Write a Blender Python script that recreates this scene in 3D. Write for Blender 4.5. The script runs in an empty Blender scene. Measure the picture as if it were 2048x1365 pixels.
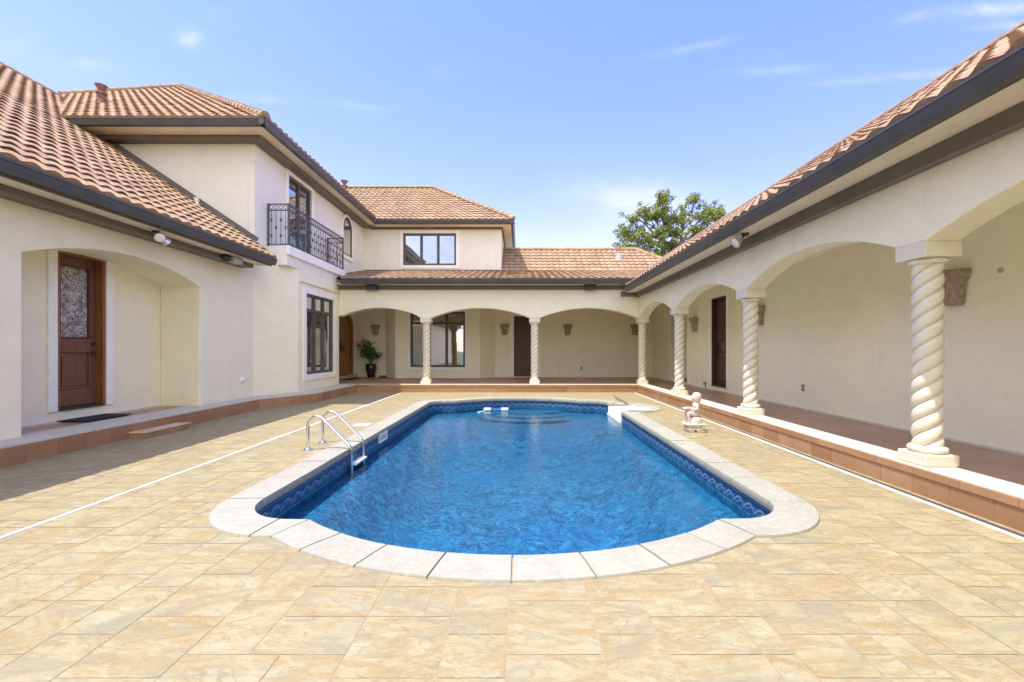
import bpy, bmesh, math, random
from mathutils import Vector, Matrix
from mathutils.geometry import tessellate_polygon
random.seed(7)
PI = math.pi
sc = bpy.context.scene
COL = sc.collection
OFF = {}

# ------------------------------------------------------------------ mesh builder
class MB:
    def __init__(s): s.v = []; s.f = []; s.r = []; s.uv = None
    def add(s, vs, fs, r=None):
        o = len(s.v); s.v += [tuple(p) for p in vs]
        for f in fs:
            s.f.append(tuple(i + o for i in f)); s.r.append(random.random() if r is None else r)
        return s
    def box(s, x0, x1, y0, y1, z0, z1, r=None):
        vs = [(x0,y0,z0),(x1,y0,z0),(x1,y1,z0),(x0,y1,z0),(x0,y0,z1),(x1,y0,z1),(x1,y1,z1),(x0,y1,z1)]
        return s.add(vs, [(0,3,2,1),(4,5,6,7),(0,1,5,4),(1,2,6,5),(2,3,7,6),(3,0,4,7)], r if r is not None else random.random())
    def fbox(s, fr, a0, a1, b0, b1, c0, c1):
        vs = [fr(a,b,c) for c in (c0,c1) for (a,b) in ((a0,b0),(a1,b0),(a1,b1),(a0,b1))]
        return s.add(vs, [(0,3,2,1),(4,5,6,7),(0,1,5,4),(1,2,6,5),(2,3,7,6),(3,0,4,7)], random.random())
    def bar(s, p0, p1, w, h=None):
        p0 = Vector(p0); p1 = Vector(p1); h = h or w
        d = (p1-p0).normalized(); up = Vector((0,0,1)) if abs(d.z) < .9 else Vector((1,0,0))
        a = d.cross(up).normalized()*w/2; b = a.cross(d).normalized()*h/2
        vs = [p+q for p in (p0,p1) for q in (-a-b, a-b, a+b, -a+b)]
        return s.add(vs, [(0,3,2,1),(4,5,6,7),(0,1,5,4),(1,2,6,5),(2,3,7,6),(3,0,4,7)], random.random())
    def tube(s, pts, rad, seg=10, closed=False, caps=True):
        pts = [Vector(p) for p in pts]; n = len(pts); r = random.random(); rings = []
        prev = None
        for i, p in enumerate(pts):
            if closed: d = (pts[(i+1)%n]-pts[i-1]).normalized()
            else: d = (pts[min(i+1,n-1)]-pts[max(i-1,0)]).normalized()
            if prev is None:
                up = Vector((0,0,1)) if abs(d.z) < .9 else Vector((0,1,0))
                a = d.cross(up).normalized()
            else:
                a = (prev - d*prev.dot(d)).normalized()
            prev = a; b = d.cross(a)
            rr = rad[i] if isinstance(rad, (list,tuple)) else rad
            rings.append([p + (a*math.cos(2*PI*k/seg) + b*math.sin(2*PI*k/seg))*rr for k in range(seg)])
        vs = [q for ring in rings for q in ring]; fs = []
        for i in range(n if closed else n-1):
            j = (i+1) % n
            for k in range(seg):
                l = (k+1) % seg
                fs.append((i*seg+k, i*seg+l, j*seg+l, j*seg+k))
        if caps and not closed:
            fs.append(tuple(range(seg))[::-1]); fs.append(tuple((n-1)*seg+k for k in range(seg)))
        return s.add(vs, fs, r)
    def lathe(s, prof, c, seg=24, a0=0, a1=2*PI, axis=None):
        full = abs(a1-a0-2*PI) < 1e-6; m = seg if full else seg+1
        vs = []; fs = []; r = random.random()
        for (rr, z) in prof:
            for k in range(m):
                a = a0+(a1-a0)*k/seg
                vs.append((c[0]+rr*math.cos(a), c[1]+rr*math.sin(a), c[2]+z))
        for i in range(len(prof)-1):
            for k in range(seg):
                l = (k+1) % m
                fs.append((i*m+k, i*m+l, (i+1)*m+l, (i+1)*m+k))
        return s.add(vs, fs, r)
    def ext(s, poly, vec, r=None):                     # extrude a planar 3-D polygon along vec
        n = len(poly); vec = Vector(vec)
        vs = [Vector(p) for p in poly] + [Vector(p)+vec for p in poly]
        fs = [tuple(range(n)), tuple(range(2*n-1, n-1, -1))] + [(i, (i+1)%n, n+(i+1)%n, n+i) for i in range(n)]
        return s.add(vs, fs, random.random() if r is None else r)
    def tri(s, loops, zf, r=None):                      # tessellate 2-D loops (first outer, others holes)
        L = [[Vector((p[0],p[1],0)) for p in l] for l in loops]
        flat = [p for l in L for p in l]
        fs = [t for t in tessellate_polygon(L)]
        out = []
        for t in fs:
            a,b,c = (flat[i] for i in t)
            out.append(t if (b-a).cross(c-a).z > 0 else t[::-1])
        return s.add([(p.x,p.y,zf(p.x,p.y)) for p in flat], out, r)
    def build(s, name, m, parent=None, smooth=False, label=None, bevel=0, recalc=True, angle=40):
        off = OFF.get(parent, Vector((0,0,0))) if parent is not None else Vector((0,0,0))
        me = bpy.data.meshes.new(name)
        me.from_pydata([(p[0]-off.x, p[1]-off.y, p[2]-off.z) for p in s.v], [], s.f)
        at = me.attributes.new('rnd', 'FLOAT', 'FACE')
        at.data.foreach_set('value', s.r)
        if s.uv:
            ul = me.uv_layers.new(name='UVMap')
            for li, l in enumerate(me.loops): ul.data[li].uv = s.uv[l.vertex_index]
        if recalc:
            bm = bmesh.new(); bm.from_mesh(me); bmesh.ops.recalc_face_normals(bm, faces=bm.faces[:]); bm.to_mesh(me); bm.free()
        me.materials.append(m)
        if smooth:
            me.shade_smooth()
            if angle < 180: me.set_sharp_from_angle(angle=math.radians(angle))
        me.validate()
        o = bpy.data.objects.new(name, me); COL.objects.link(o)
        if parent is not None: o.parent = parent
        OFF[o] = off.copy()
        if label: o['label'] = label
        if bevel:
            b = o.modifiers.new('bevel', 'BEVEL'); b.width = bevel; b.segments = 2; b.limit_method = 'ANGLE'; b.angle_limit = math.radians(40)
        return o

def thing(name, loc, label, cat, group=None):
    o = bpy.data.objects.new(name, None); COL.objects.link(o); o.location = loc
    o.empty_display_size = .2
    OFF[o] = Vector(loc); return tag(o, label, cat, group)
def tag(o, label=None, cat=None, group=None, kind=None):
    if label: o['label'] = label
    if cat: o['category'] = cat
    if group: o['group'] = group
    if kind: o['kind'] = kind
    return o
def struct(o): o['kind'] = 'structure'; return o
def copy_tree(o, parent=None):
    c = o.copy(); COL.objects.link(c)
    if parent is not None: c.parent = parent
    for ch in [k for k in bpy.data.objects if k.parent == o]: copy_tree(ch, c)
    return c
def frame(P, u, n):
    P = Vector(P); u = Vector(u).normalized(); n = Vector(n).normalized(); z = Vector((0,0,1))
    return lambda a, b, c=0: P + u*a + z*b + n*c

# ------------------------------------------------------------------ materials
class NT:
    def __init__(s, name):
        s.m = bpy.data.materials.new(name); s.m.use_nodes = True
        s.t = s.m.node_tree; s.b = s.t.nodes['Principled BSDF']; s.out = s.t.nodes['Material Output']
    def n(s, typ, **kw):
        x = s.t.nodes.new(typ)
        for k, v in kw.items():
            if k.startswith('i_'): x.inputs[k[2:].replace('_',' ')].default_value = v
            else: setattr(x, k, v)
        return x
    def l(s, a, b): s.t.links.new(a, b)
    def obj(s, scale=(1,1,1), rot=(0,0,0), src='Object'):
        tc = s.n('ShaderNodeTexCoord'); mp = s.n('ShaderNodeMapping')
        mp.inputs['Scale'].default_value = scale; mp.inputs['Rotation'].default_value = rot
        s.l(tc.outputs[src], mp.inputs['Vector']); return mp.outputs['Vector']
    def noise(s, vec, scale, detail=4, rough=.55, dist=0):
        x = s.n('ShaderNodeTexNoise'); x.inputs['Scale'].default_value = scale; x.inputs['Detail'].default_value = detail
        x.inputs['Roughness'].default_value = rough; x.inputs['Distortion'].default_value = dist
        s.l(vec, x.inputs['Vector']); return x.outputs['Fac']
    def ramp(s, fac, stops):
        x = s.n('ShaderNodeValToRGB'); e = x.color_ramp.elements
        while len(e) < len(stops): e.new(.5)
        for el, (p, c) in zip(e, stops):
            el.position = p; el.color = (*c, 1) if len(c) == 3 else c
        s.l(fac, x.inputs['Fac']); return x.outputs['Color']
    def mix(s, fac, a, b, mode='MIX'):
        x = s.n('ShaderNodeMix', data_type='RGBA', blend_type=mode)
        for sock, v in ((0, fac), (6, a), (7, b)):
            if isinstance(v, (int, float)): x.inputs[sock].default_value = v
            elif isinstance(v, tuple): x.inputs[sock].default_value = (*v, 1) if len(v) == 3 else v
            else: s.l(v, x.inputs[sock])
        return x.outputs[2]
    def math(s, op, a, b=None, c=None):
        x = s.n('ShaderNodeMath', operation=op)
        for i, v in enumerate((a, b, c)):
            if v is None: continue
            if isinstance(v, (int, float)): x.inputs[i].default_value = v
            else: s.l(v, x.inputs[i])
        return x.outputs[0]
    def attr(s, name='rnd'):
        x = s.n('ShaderNodeAttribute', attribute_name=name); return x.outputs['Fac']
    def bump(s, h, strength, dist=.01):
        x = s.n('ShaderNodeBump'); x.inputs['Strength'].default_value = strength; x.inputs['Distance'].default_value = dist
        s.l(h, x.inputs['Height']); s.l(x.outputs['Normal'], s.b.inputs['Normal']); return x.outputs['Normal']
    def set(s, col=None, rough=.6, metal=0, spec=.5):
        if isinstance(col, tuple): s.b.inputs['Base Color'].default_value = (*col, 1)
        elif col is not None: s.l(col, s.b.inputs['Base Color'])
        s.b.inputs['Roughness'].default_value = rough; s.b.inputs['Metallic'].default_value = metal
        s.b.inputs['Specular IOR Level'].default_value = spec
        return s.m

def plain(name, col, rough=.5, metal=0, spec=.5, var=.12, scale=6, bs=0, bscale=80, dark=None):
    t = NT(name); v = t.obj()
    n = t.noise(v, scale, 5, .6)
    lo = dark or tuple(c*(1-var) for c in col); hi = tuple(min(1, c*(1+var)) for c in col)
    c = t.ramp(n, [(.3, lo), (.7, hi)])
    if bs: t.bump(t.noise(v, bscale, 3, .6), bs, .01)
    return t.set(c, rough, metal, spec)

def stucco(name, base, warm):
    t = NT(name); v = t.obj()
    big = t.noise(v, .55, 4, .6); mid = t.noise(v, 3.2, 5, .65); fine = t.noise(v, 45, 3, .6)
    c = t.mix(t.math('MULTIPLY', big, .8), base, warm)
    c = t.mix(t.ramp(mid, [(.38, (0,0,0)), (.72, (.5,.5,.5))]), c, tuple(x*.86 for x in base))
    st = t.noise(t.obj((4.5, 4.5, .35)), 1.6, 4, .7)                      # faint weather streaks
    c = t.mix(t.ramp(st, [(.60, (0,0,0)), (.85, (.28,.28,.28))]), c, (.46,.42,.34))
    h = t.math('ADD', fine, t.math('MULTIPLY', t.noise(v, 11, 4, .6), 1.3))
    t.bump(h, .34, .014)
    return t.set(c, .9, 0, .2)

STUCCO = stucco('stucco', (.87,.835,.645), (.86,.795,.57))
STUCCO_PALE = stucco('stucco_pale', (.79,.785,.70), (.775,.755,.65))
TRIM = plain('trim_white', (.86,.845,.77), .7, var=.05, scale=4, bs=.08, bscale=60)
DARK = plain('dark_gutter', (.066,.069,.07), .38, var=.15, scale=2.5)
BROWN_BOARD = plain('frieze_board', (.15,.122,.097), .55, var=.18, scale=2.5)
SOFFIT = plain('soffit_board', (.72,.63,.49), .8, var=.08, scale=3)
BRONZE = plain('window_frame', (.095,.092,.088), .6, var=.1)
BLACK = plain('black_fixture', (.03,.032,.032), .45)
IRON = plain('wrought_iron', (.095,.095,.10), .45, var=.2, scale=12)
CHROME = plain('polished_steel', (.78,.76,.72), .13, 1, var=.05, scale=10)
WHITE_PLASTIC = plain('white_plastic', (.80,.81,.80), .35, var=.04)
CEIL = plain('porch_ceiling', (.86,.82,.68), .85, var=.08, scale=2)
PATINA = plain('rusty_flue', (.22,.11,.08), .7, var=.5, scale=14)
GREYPIPE = plain('grey_pipe', (.5,.47,.44), .5, var=.2, scale=14)

def cast_stone():
    t = NT('cast_stone'); v = t.obj()
    n = t.noise(v, 9, 5, .65); g = t.noise(t.obj((3,3,26)), 4, 4, .6)
    c = t.mix(n, (.76,.72,.58), (.68,.635,.49))
    c = t.mix(t.ramp(g, [(.55,(0,0,0)),(.8,(.4,.4,.4))]), c, (.56,.49,.37))
    t.bump(t.math('ADD', t.noise(v, 60, 4, .7), g), .25, .008)
    return t.set(c, .85, 0, .25)
CAST = cast_stone()

def coping_stone():
    t = NT('coping_stone'); v = t.obj()
    r = t.attr(); n = t.noise(v, 4.5, 6, .7, .6); f = t.noise(v, 26, 4, .7)
    c = t.mix(r, (.36,.35,.28), (.325,.315,.245))
    c = t.mix(t.ramp(n, [(.42,(0,0,0)),(.72,(.7,.7,.7))]), c, (.29,.275,.22))
    c = t.mix(t.ramp(f, [(.52,(0,0,0)),(.72,(.6,.6,.6))]), c, (.50,.475,.40))
    t.bump(f, .25, .01)
    return t.set(c, .8, 0, .3)
COPING = coping_stone()

def roof_mat():
    t = NT('clay_tile'); v = t.obj(); r = t.attr()
    c = t.ramp(r, [(0,(.285,.18,.10)),(.35,(.325,.213,.122)),(.65,(.35,.235,.138)),(1,(.39,.27,.168))])
    n = t.noise(v, 1.1, 5, .65); f = t.noise(v, 22, 4, .7)
    c = t.mix(t.ramp(n, [(.46,(0,0,0)),(.75,(.75,.75,.75))]), c, (.25,.16,.115))
    c = t.mix(t.ramp(f, [(.5,(0,0,0)),(.75,(.35,.35,.35))]), c, (.58,.43,.31))
    t.bump(f, .3, .01)
    return t.set(c, .85, 0, .25)
ROOF = roof_mat()
UNDER = plain('roof_underlay', (.10,.065,.05), .9)

def deck_mat():
    t = NT('travertine_tile'); r = t.attr()
    tc = t.n('ShaderNodeTexCoord'); off = t.n('ShaderNodeVectorMath', operation='SCALE')
    comb = t.n('ShaderNodeCombineXYZ'); t.l(r, comb.inputs[0]); t.l(t.math('MULTIPLY', r, 3.7), comb.inputs[1]); t.l(r, comb.inputs[2])
    t.l(comb.outputs[0], off.inputs[0]); off.inputs['Scale'].default_value = 60
    add = t.n('ShaderNodeVectorMath', operation='ADD'); t.l(tc.outputs['Object'], add.inputs[0]); t.l(off.outputs[0], add.inputs[1])
    mp = t.n('ShaderNodeMapping'); t.l(add.outputs[0], mp.inputs['Vector'])
    mp.inputs['Scale'].default_value = (1.3, 3.2, 1); mp.inputs['Rotation'].default_value = (0,0,.5)
    v = mp.outputs['Vector']
    n1 = t.noise(v, 1.15, 10, .72, 1.6); n2 = t.noise(v, 1.9, 10, .74, 2.2); n3 = t.noise(v, 1.4, 9, .72, 1.2); n4 = t.noise(v, 2.2, 7, .6, 1.6)
    c = t.mix(t.ramp(n1, [(.44,(0,0,0)),(.57,(.95,.95,.95)),(.68,(.3,.3,.3))]), (.585,.48,.30), (.505,.35,.165))
    c = t.mix(t.ramp(n2, [(.50,(0,0,0)),(.64,(.65,.65,.65)),(.74,(.2,.2,.2))]), c, (.68,.60,.44))
    c = t.mix(t.ramp(n3, [(.50,(0,0,0)),(.62,(.85,.85,.85))]), c, (.41,.36,.265))
    vein = t.math('ABSOLUTE', t.math('SUBTRACT', n4, .5))
    c = t.mix(t.ramp(vein, [(.0,(.65,.65,.65)),(.024,(0,0,0))]), c, (.37,.27,.15))
    fine = t.noise(v, 24, 7, .78, 1.0)
    c = t.mix(t.ramp(fine, [(.54,(0,0,0)),(.70,(.35,.35,.35))]), c, (.70,.63,.48))
    c = t.mix(t.ramp(fine, [(.34,(.45,.45,.45)),(.46,(0,0,0))]), c, (.38,.29,.165))
    grit = t.noise(t.obj(), .9, 7, .7)
    c = t.mix(t.ramp(grit, [(.5,(0,0,0)),(.75,(.35,.35,.35))]), c, (.38,.32,.22))
    c = t.mix(t.math('MULTIPLY', t.math('FRACT', t.math('MULTIPLY', r, 17.3)), .16), c, (.50,.41,.26))
    c = t.mix(1.0, c, (.61,.635,.57), 'MULTIPLY')
    t.bump(t.math('ADD', n2, t.math('MULTIPLY', fine, .5)), .22, .01)
    return t.set(c, .62, 0, .35)
DECK = deck_mat()
GROUT = plain('tile_grout', (.36,.27,.155), .95, var=.2, scale=20)

def tile_mat(name, c0, c1, c2, rough=.5):
    t = NT(name); r = t.attr(); v = t.obj()
    n = t.noise(v, 5, 6, .7, .8)
    c = t.ramp(r, [(0,c0),(.5,c1),(1,c2)])
    c = t.mix(t.ramp(n, [(.4,(0,0,0)),(.7,(.55,.55,.55))]), c, tuple(x*.72 for x in c1))
    t.bump(n, .1, .01)
    return t.set(c, rough, 0, .4)
RISER = tile_mat('terracotta_riser', (.33,.17,.08), (.385,.21,.105), (.43,.25,.13))
FLOOR = tile_mat('porch_floor_tile', (.36,.22,.14), (.41,.255,.165), (.45,.29,.195), .42)
EDGE = plain('porch_edge_stone', (.56,.53,.43), .7, var=.06, scale=5, bs=.1)

def wood(name, a, b, rough=.45, ax='z'):
    t = NT(name); v = t.obj({'z':(9,9,.8),'x':(.8,9,9)}[ax])
    n = t.noise(v, 2.5, 6, .65, 1.0)
    c = t.ramp(n, [(.3,a),(.7,b)]); t.bump(n, .12, .006)
    return t.set(c, rough, 0, .4)
DOOR_RED = wood('door_reddish', (.12,.052,.032), (.19,.083,.05))
DOOR_DARK = wood('door_dark', (.055,.025,.02), (.10,.045,.035))
DOOR_MAROON = wood('door_maroon', (.075,.03,.025), (.105,.045,.038))
DOOR_OAK = wood('door_oak', (.28,.11,.03), (.50,.24,.08))
OLD_BRASS = plain('aged_brass', (.10,.075,.05), .35, .8)
SCONCE = plain('sconce_plaster', (.34,.265,.19), .8, var=.3, scale=22, bs=.3, bscale=45)
STATUE = plain('statue_stone', (.66,.54,.46), .8, var=.12, scale=14, bs=.15, bscale=70)
PLINTH = plain('plinth_stone', (.66,.60,.48), .85, var=.2, scale=12, bs=.2)
MAT_BLACK = plain('rubber_mat', (.02,.021,.024), .9, var=.4, scale=60, bs=.5, bscale=120)
POT = plain('glazed_pot', (.008,.010,.022), .12, spec=.7)
SOIL = plain('soil', (.04,.025,.015), .95)
BARK = plain('bark', (.24,.20,.16), .9, var=.35, scale=9, bs=.6, bscale=20)
STALK = plain('plant_stalk', (.13,.09,.045), .8)
SANDAL = plain('sandal_leather', (.08,.055,.04), .6, var=.4, scale=40)
NET = plain('skimmer_mesh', (.50,.62,.62), .6, var=.25, scale=50)
POLE = plain('pole_metal', (.45,.42,.36), .35, .7)
FLOATS = plain('cleaner_float', (.42,.56,.66), .4, var=.05)
CLEANBLUE = plain('cleaner_blue', (.03,.12,.35), .4)
LAMPGLASS = plain('lamp_glass', (.80,.78,.72), .2, var=.05)
ALU = plain('lamp_aluminium', (.62,.62,.62), .3, .6)
GROUND = plain('lawn_ground', (.08,.11,.035), .95, var=.4, scale=3)

def leaf_mat(name, stops, trans=.35):
    t = NT(name); c = t.ramp(t.attr(), stops)
    t.set(c, .55, 0, .35)
    tr = t.n('ShaderNodeBsdfTranslucent'); t.l(c, tr.inputs['Color'])
    mx = t.n('ShaderNodeMixShader'); mx.inputs[0].default_value = trans
    t.l(t.b.outputs[0], mx.inputs[1]); t.l(tr.outputs[0], mx.inputs[2]); t.l(mx.outputs[0], t.out.inputs['Surface'])
    return t.m
LEAF_TREE = leaf_mat('oak_leaf', [(0,(.14,.20,.05)),(.4,(.27,.34,.09)),(.75,(.41,.45,.14)),(1,(.54,.52,.20))], .5)
LEAF_POT = leaf_mat('pot_leaf', [(0,(.04,.09,.022)),(.6,(.09,.18,.04)),(1,(.19,.26,.07))], .25)

def glass_mat(name, dark, refl, tint=(1,1,1)):
    t = NT(name)
    v = t.obj(); n = t.noise(v, 1.3, 2, .5)
    t.set(dark, .08, 0, .5)
    g = t.n('ShaderNodeBsdfGlossy'); g.inputs['Roughness'].default_value = .015; g.inputs['Color'].default_value = (*tint, 1)
    bp = t.n('ShaderNodeBump'); bp.inputs['Strength'].default_value = .03; bp.inputs['Distance'].default_value = .05
    t.l(n, bp.inputs['Height']); t.l(bp.outputs['Normal'], g.inputs['Normal'])
    fr = t.n('ShaderNodeFresnel'); fr.inputs['IOR'].default_value = 1.5
    f = t.math('MINIMUM', t.math('ADD', fr.outputs[0], refl), 1.0)
    mx = t.n('ShaderNodeMixShader'); t.l(f, mx.inputs[0]); t.l(t.b.outputs[0], mx.inputs[1]); t.l(g.outputs[0], mx.inputs[2])
    t.l(mx.outputs[0], t.out.inputs['Surface']); return t.m
PANE = glass_mat('window_pane', (.05,.054,.05), .46)
PANE_SKY = glass_mat('upper_window_pane', (.05,.06,.07), .42, (.62,.74,.86))
def leaded():
    t = NT('leaded_glass'); v = t.obj()
    vo = t.n('ShaderNodeTexVoronoi', feature='DISTANCE_TO_EDGE'); vo.inputs['Scale'].default_value = 9
    mp = t.obj((1,1,.45)); t.l(mp, vo.inputs['Vector'])
    n = t.noise(v, 14, 5, .7, 1.5)
    c = t.ramp(n, [(.33,(.05,.045,.04)),(.46,(.20,.19,.17)),(.58,(.50,.49,.45))])
    c = t.mix(t.ramp(vo.outputs['Distance'], [(.02,(.45,.45,.45)),(.04,(0,0,0))]), c, (.06,.055,.05))
    t.bump(n, .6, .02)
    return t.set(c, .08, 0, .8)
LEADED = leaded()

def liner_mat(name, wave):
    t = NT(name); v = t.obj()
    wob = t.n('ShaderNodeTexNoise'); wob.inputs['Scale'].default_value = 3.5; wob.inputs['Detail'].default_value = 3
    t.l(v, wob.inputs['Vector'])
    sc_ = t.n('ShaderNodeVectorMath', operation='SCALE'); sc_.inputs['Scale'].default_value = .28
    t.l(wob.outputs['Color'], sc_.inputs[0])
    ad = t.n('ShaderNodeVectorMath', operation='ADD'); t.l(v, ad.inputs[0]); t.l(sc_.outputs[0], ad.inputs[1])
    w = ad.outputs[0]
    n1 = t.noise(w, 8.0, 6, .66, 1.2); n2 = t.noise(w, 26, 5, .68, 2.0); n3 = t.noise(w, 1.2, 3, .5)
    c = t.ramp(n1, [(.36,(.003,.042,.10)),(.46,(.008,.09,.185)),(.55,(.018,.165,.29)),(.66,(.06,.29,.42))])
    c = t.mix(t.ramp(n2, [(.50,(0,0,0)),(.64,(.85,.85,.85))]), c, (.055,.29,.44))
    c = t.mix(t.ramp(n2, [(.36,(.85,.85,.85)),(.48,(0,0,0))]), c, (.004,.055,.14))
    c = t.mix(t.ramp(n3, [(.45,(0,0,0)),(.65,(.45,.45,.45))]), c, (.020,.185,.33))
    if wave:
        uv = t.n('ShaderNodeUVMap', uv_map='UVMap'); sp = t.n('ShaderNodeSeparateXYZ'); t.l(uv.outputs[0], sp.inputs[0])
        u, z = sp.outputs[0], sp.outputs[1]
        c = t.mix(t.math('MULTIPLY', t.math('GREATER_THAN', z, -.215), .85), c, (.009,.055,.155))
        def curve(ph, base, amp, th):
            p = t.math('FRACT', t.math('ADD', t.math('DIVIDE', u, .19), ph))
            h = t.math('MULTIPLY', t.math('SINE', t.math('MULTIPLY', t.math('POWER', p, .65), PI)), amp)
            d = t.math('ABSOLUTE', t.math('SUBTRACT', z, t.math('ADD', h, base)))
            return t.math('LESS_THAN', d, th)
        c = t.mix(t.math('MULTIPLY', curve(0, -.195, .070, .010), .4), c, (.30,.50,.72))
        c = t.mix(t.math('MULTIPLY', curve(.28, -.195, .050, .007), .35), c, (.20,.38,.62))
        c = t.mix(t.math('MULTIPLY', t.math('LESS_THAN', t.math('ABSOLUTE', t.math('ADD', z, .085)), .006), .5), c, (.12,.28,.55))
    t.bump(n2, .05, .01)
    return t.set(c, .5, 0, .3)
LINER = liner_mat('pool_liner', False)
LINER_WALL = liner_mat('pool_liner_wall', True)

def water_mat():
    t = NT('pool_water'); t.t.nodes.remove(t.b)
    v = t.obj((1,.72,1))
    a = t.noise(v, 7, 3, .5, .4); b = t.noise(v, 34, 3, .6, .6)
    h = t.math('ADD', a, t.math('MULTIPLY', b, .5))
    bp = t.n('ShaderNodeBump'); bp.inputs['Strength'].default_value = .10; bp.inputs['Distance'].default_value = .06
    t.l(h, bp.inputs['Height'])
    tr = t.n('ShaderNodeBsdfTransparent'); tr.inputs['Color'].default_value = (.70,.885,.96,1)
    gl = t.n('ShaderNodeBsdfGlossy'); gl.inputs['Roughness'].default_value = .03
    fr = t.n('ShaderNodeFresnel'); fr.inputs['IOR'].default_value = 1.33
    t.l(bp.outputs['Normal'], gl.inputs['Normal']); t.l(bp.outputs['Normal'], fr.inputs['Normal'])
    mx = t.n('ShaderNodeMixShader'); t.l(fr.outputs[0], mx.inputs[0]); t.l(tr.outputs[0], mx.inputs[1]); t.l(gl.outputs[0], mx.inputs[2])
    t.l(mx.outputs[0], t.out.inputs['Surface']); return t.m
WATER = water_mat()

# ------------------------------------------------------------------ layout numbers (metres; camera stands at the origin looking along +Y)
PZ = .225                                   # porch floor height
XR, YB = 3.45, 13.2                         # porch riser: right run, back run
AX, AY = 3.53, 13.40                        # faces of the two arcades
BY = 16.85                                  # back wall of the house
RW = 4.95                                   # wall behind the right arcade
LW = -5.87                                  # left wing wall
BAL = -5.40                                 # balcony and bay face
Y0 = -7.0                                   # where the wings end behind the camera

# ------------------------------------------------------------------ pool
pool = thing('swimming_pool', (0, 7, 0), 'blue vinyl lined swimming pool with scalloped end, pale stone coping and wave border', 'pool')
PX = -.045
def near_arc():
    R = 2.225; yc = 2.71+R; a = math.asin(1.49/R)
    return [(PX+R*math.sin(t), yc-R*math.cos(t)) for t in [(-a+2*a*i/32) for i in range(33)]]
def far_arc():
    R = 2.15; yc = 11.55-R; a = math.asin(1.49/R)
    return [(PX+R*math.sin(t), yc+R*math.cos(t)) for t in [(a-2*a*i/24) for i in range(25)]]
def ear_near(sg):
    return [(PX+sg*(1.66+.42*math.sin(a)), 3.74-.45*math.cos(a)) for a in [PI/2*i/12 for i in range(13)]]
def ear_far(sg):
    return [(PX+sg*(1.72+.36*math.cos(a)), 10.55+.37*math.sin(a)) for a in [PI/2*i/8 for i in range(9)]]
right_side = [(PX+2.08, 3.75+i*(9.07-3.75)/9) for i in range(1, 10)]
NC, NR = (PX+2.08, 9.73), .66
notch = [(NC[0]+NR*math.cos(a), NC[1]+NR*math.sin(a)) for a in [(-PI/2+PI*i/16) for i in range(1, 17)]]
left_side = [(PX-2.08, 10.55-i*(10.55-3.75)/11) for i in range(1, 11)]
inner = near_arc()+ear_near(1)+right_side+notch+ear_far(1)+far_arc()+ear_far(-1)[::-1]+left_side+ear_near(-1)[::-1]
def dedupe(p):
    out = []
    for q in p:
        if not out or (Vector(q)-Vector(out[-1])).length > .012: out.append(q)
    return out
inner = dedupe(inner)
def offset(p, d):
    out = []; n = len(p)
    for i in range(n):
        a, b, c = Vector(p[i-1]), Vector(p[i]), Vector(p[(i+1)%n])
        e1 = (b-a).normalized(); e2 = (c-b).normalized()
        n1 = Vector((e1.y,-e1.x)); n2 = Vector((e2.y,-e2.x)); m = (n1+n2)
        if m.length < 1e-5: m = n1
        m.normalize(); k = max(.45, m.dot(n1)); out.append(tuple(b+m*d/k))
    return out
outer = offset(inner, .30); midline = offset(inner, .16); wall_line = offset(inner, .018)
cop = MB()
def resample_idx():
    cum = [0]
    for i in range(len(inner)): cum.append(cum[-1]+(Vector(inner[(i+1)%len(inner)])-Vector(inner[i])).length)
    return cum
cum = resample_idx(); NI = len(inner)
joint = {0, 32}
for k in range(1, 8): joint.add(k*4)
acc = 0
for i in range(33, NI):
    acc += cum[i+1]-cum[i]
    if acc > .58: joint.add((i+1) % NI); acc = 0
jl = sorted(joint)
for a, b in zip(jl, jl[1:]+[jl[0]+NI]):
    idx = [i % NI for i in range(a, b+1)]
    ins = [Vector(inner[i]) for i in idx]; outs = [Vector(outer[i]) for i in idx]
    g = .006
    for arr in (ins, outs):
        for e, s_ in ((0, 1), (-1, -2)):
            d = arr[s_]-arr[e]
            if d.length > .02: arr[e] = arr[e]+d.normalized()*g
    r = random.random(); dz = random.uniform(-.002, .002)
    prof = [(0, -.055), (-.012, -.03), (-.012, -.005), (.012, .016), (.5, .018), (.985, .016), (1.0, .006), (1.0, -.03)]
    vs = []; m = len(prof)
    for p, q in zip(ins, outs):
        for (w, z) in prof:
            x = p.lerp(q, w); vs.append((x.x, x.y, z+dz))
    fs = []
    for i in range(len(ins)-1):
        for k in range(m-1): fs.append((i*m+k, (i+1)*m+k, (i+1)*m+k+1, i*m+k+1))
        fs.append((i*m+m-1, (i+1)*m+m-1, (i+1)*m, i*m))
    fs.append(tuple(range(m))); fs.append(tuple((len(ins)-1)*m+k for k in range(m))[::-1])
    cop.add(vs, fs, r)
cop.build('coping', COPING, pool, smooth=True, angle=50)
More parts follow.
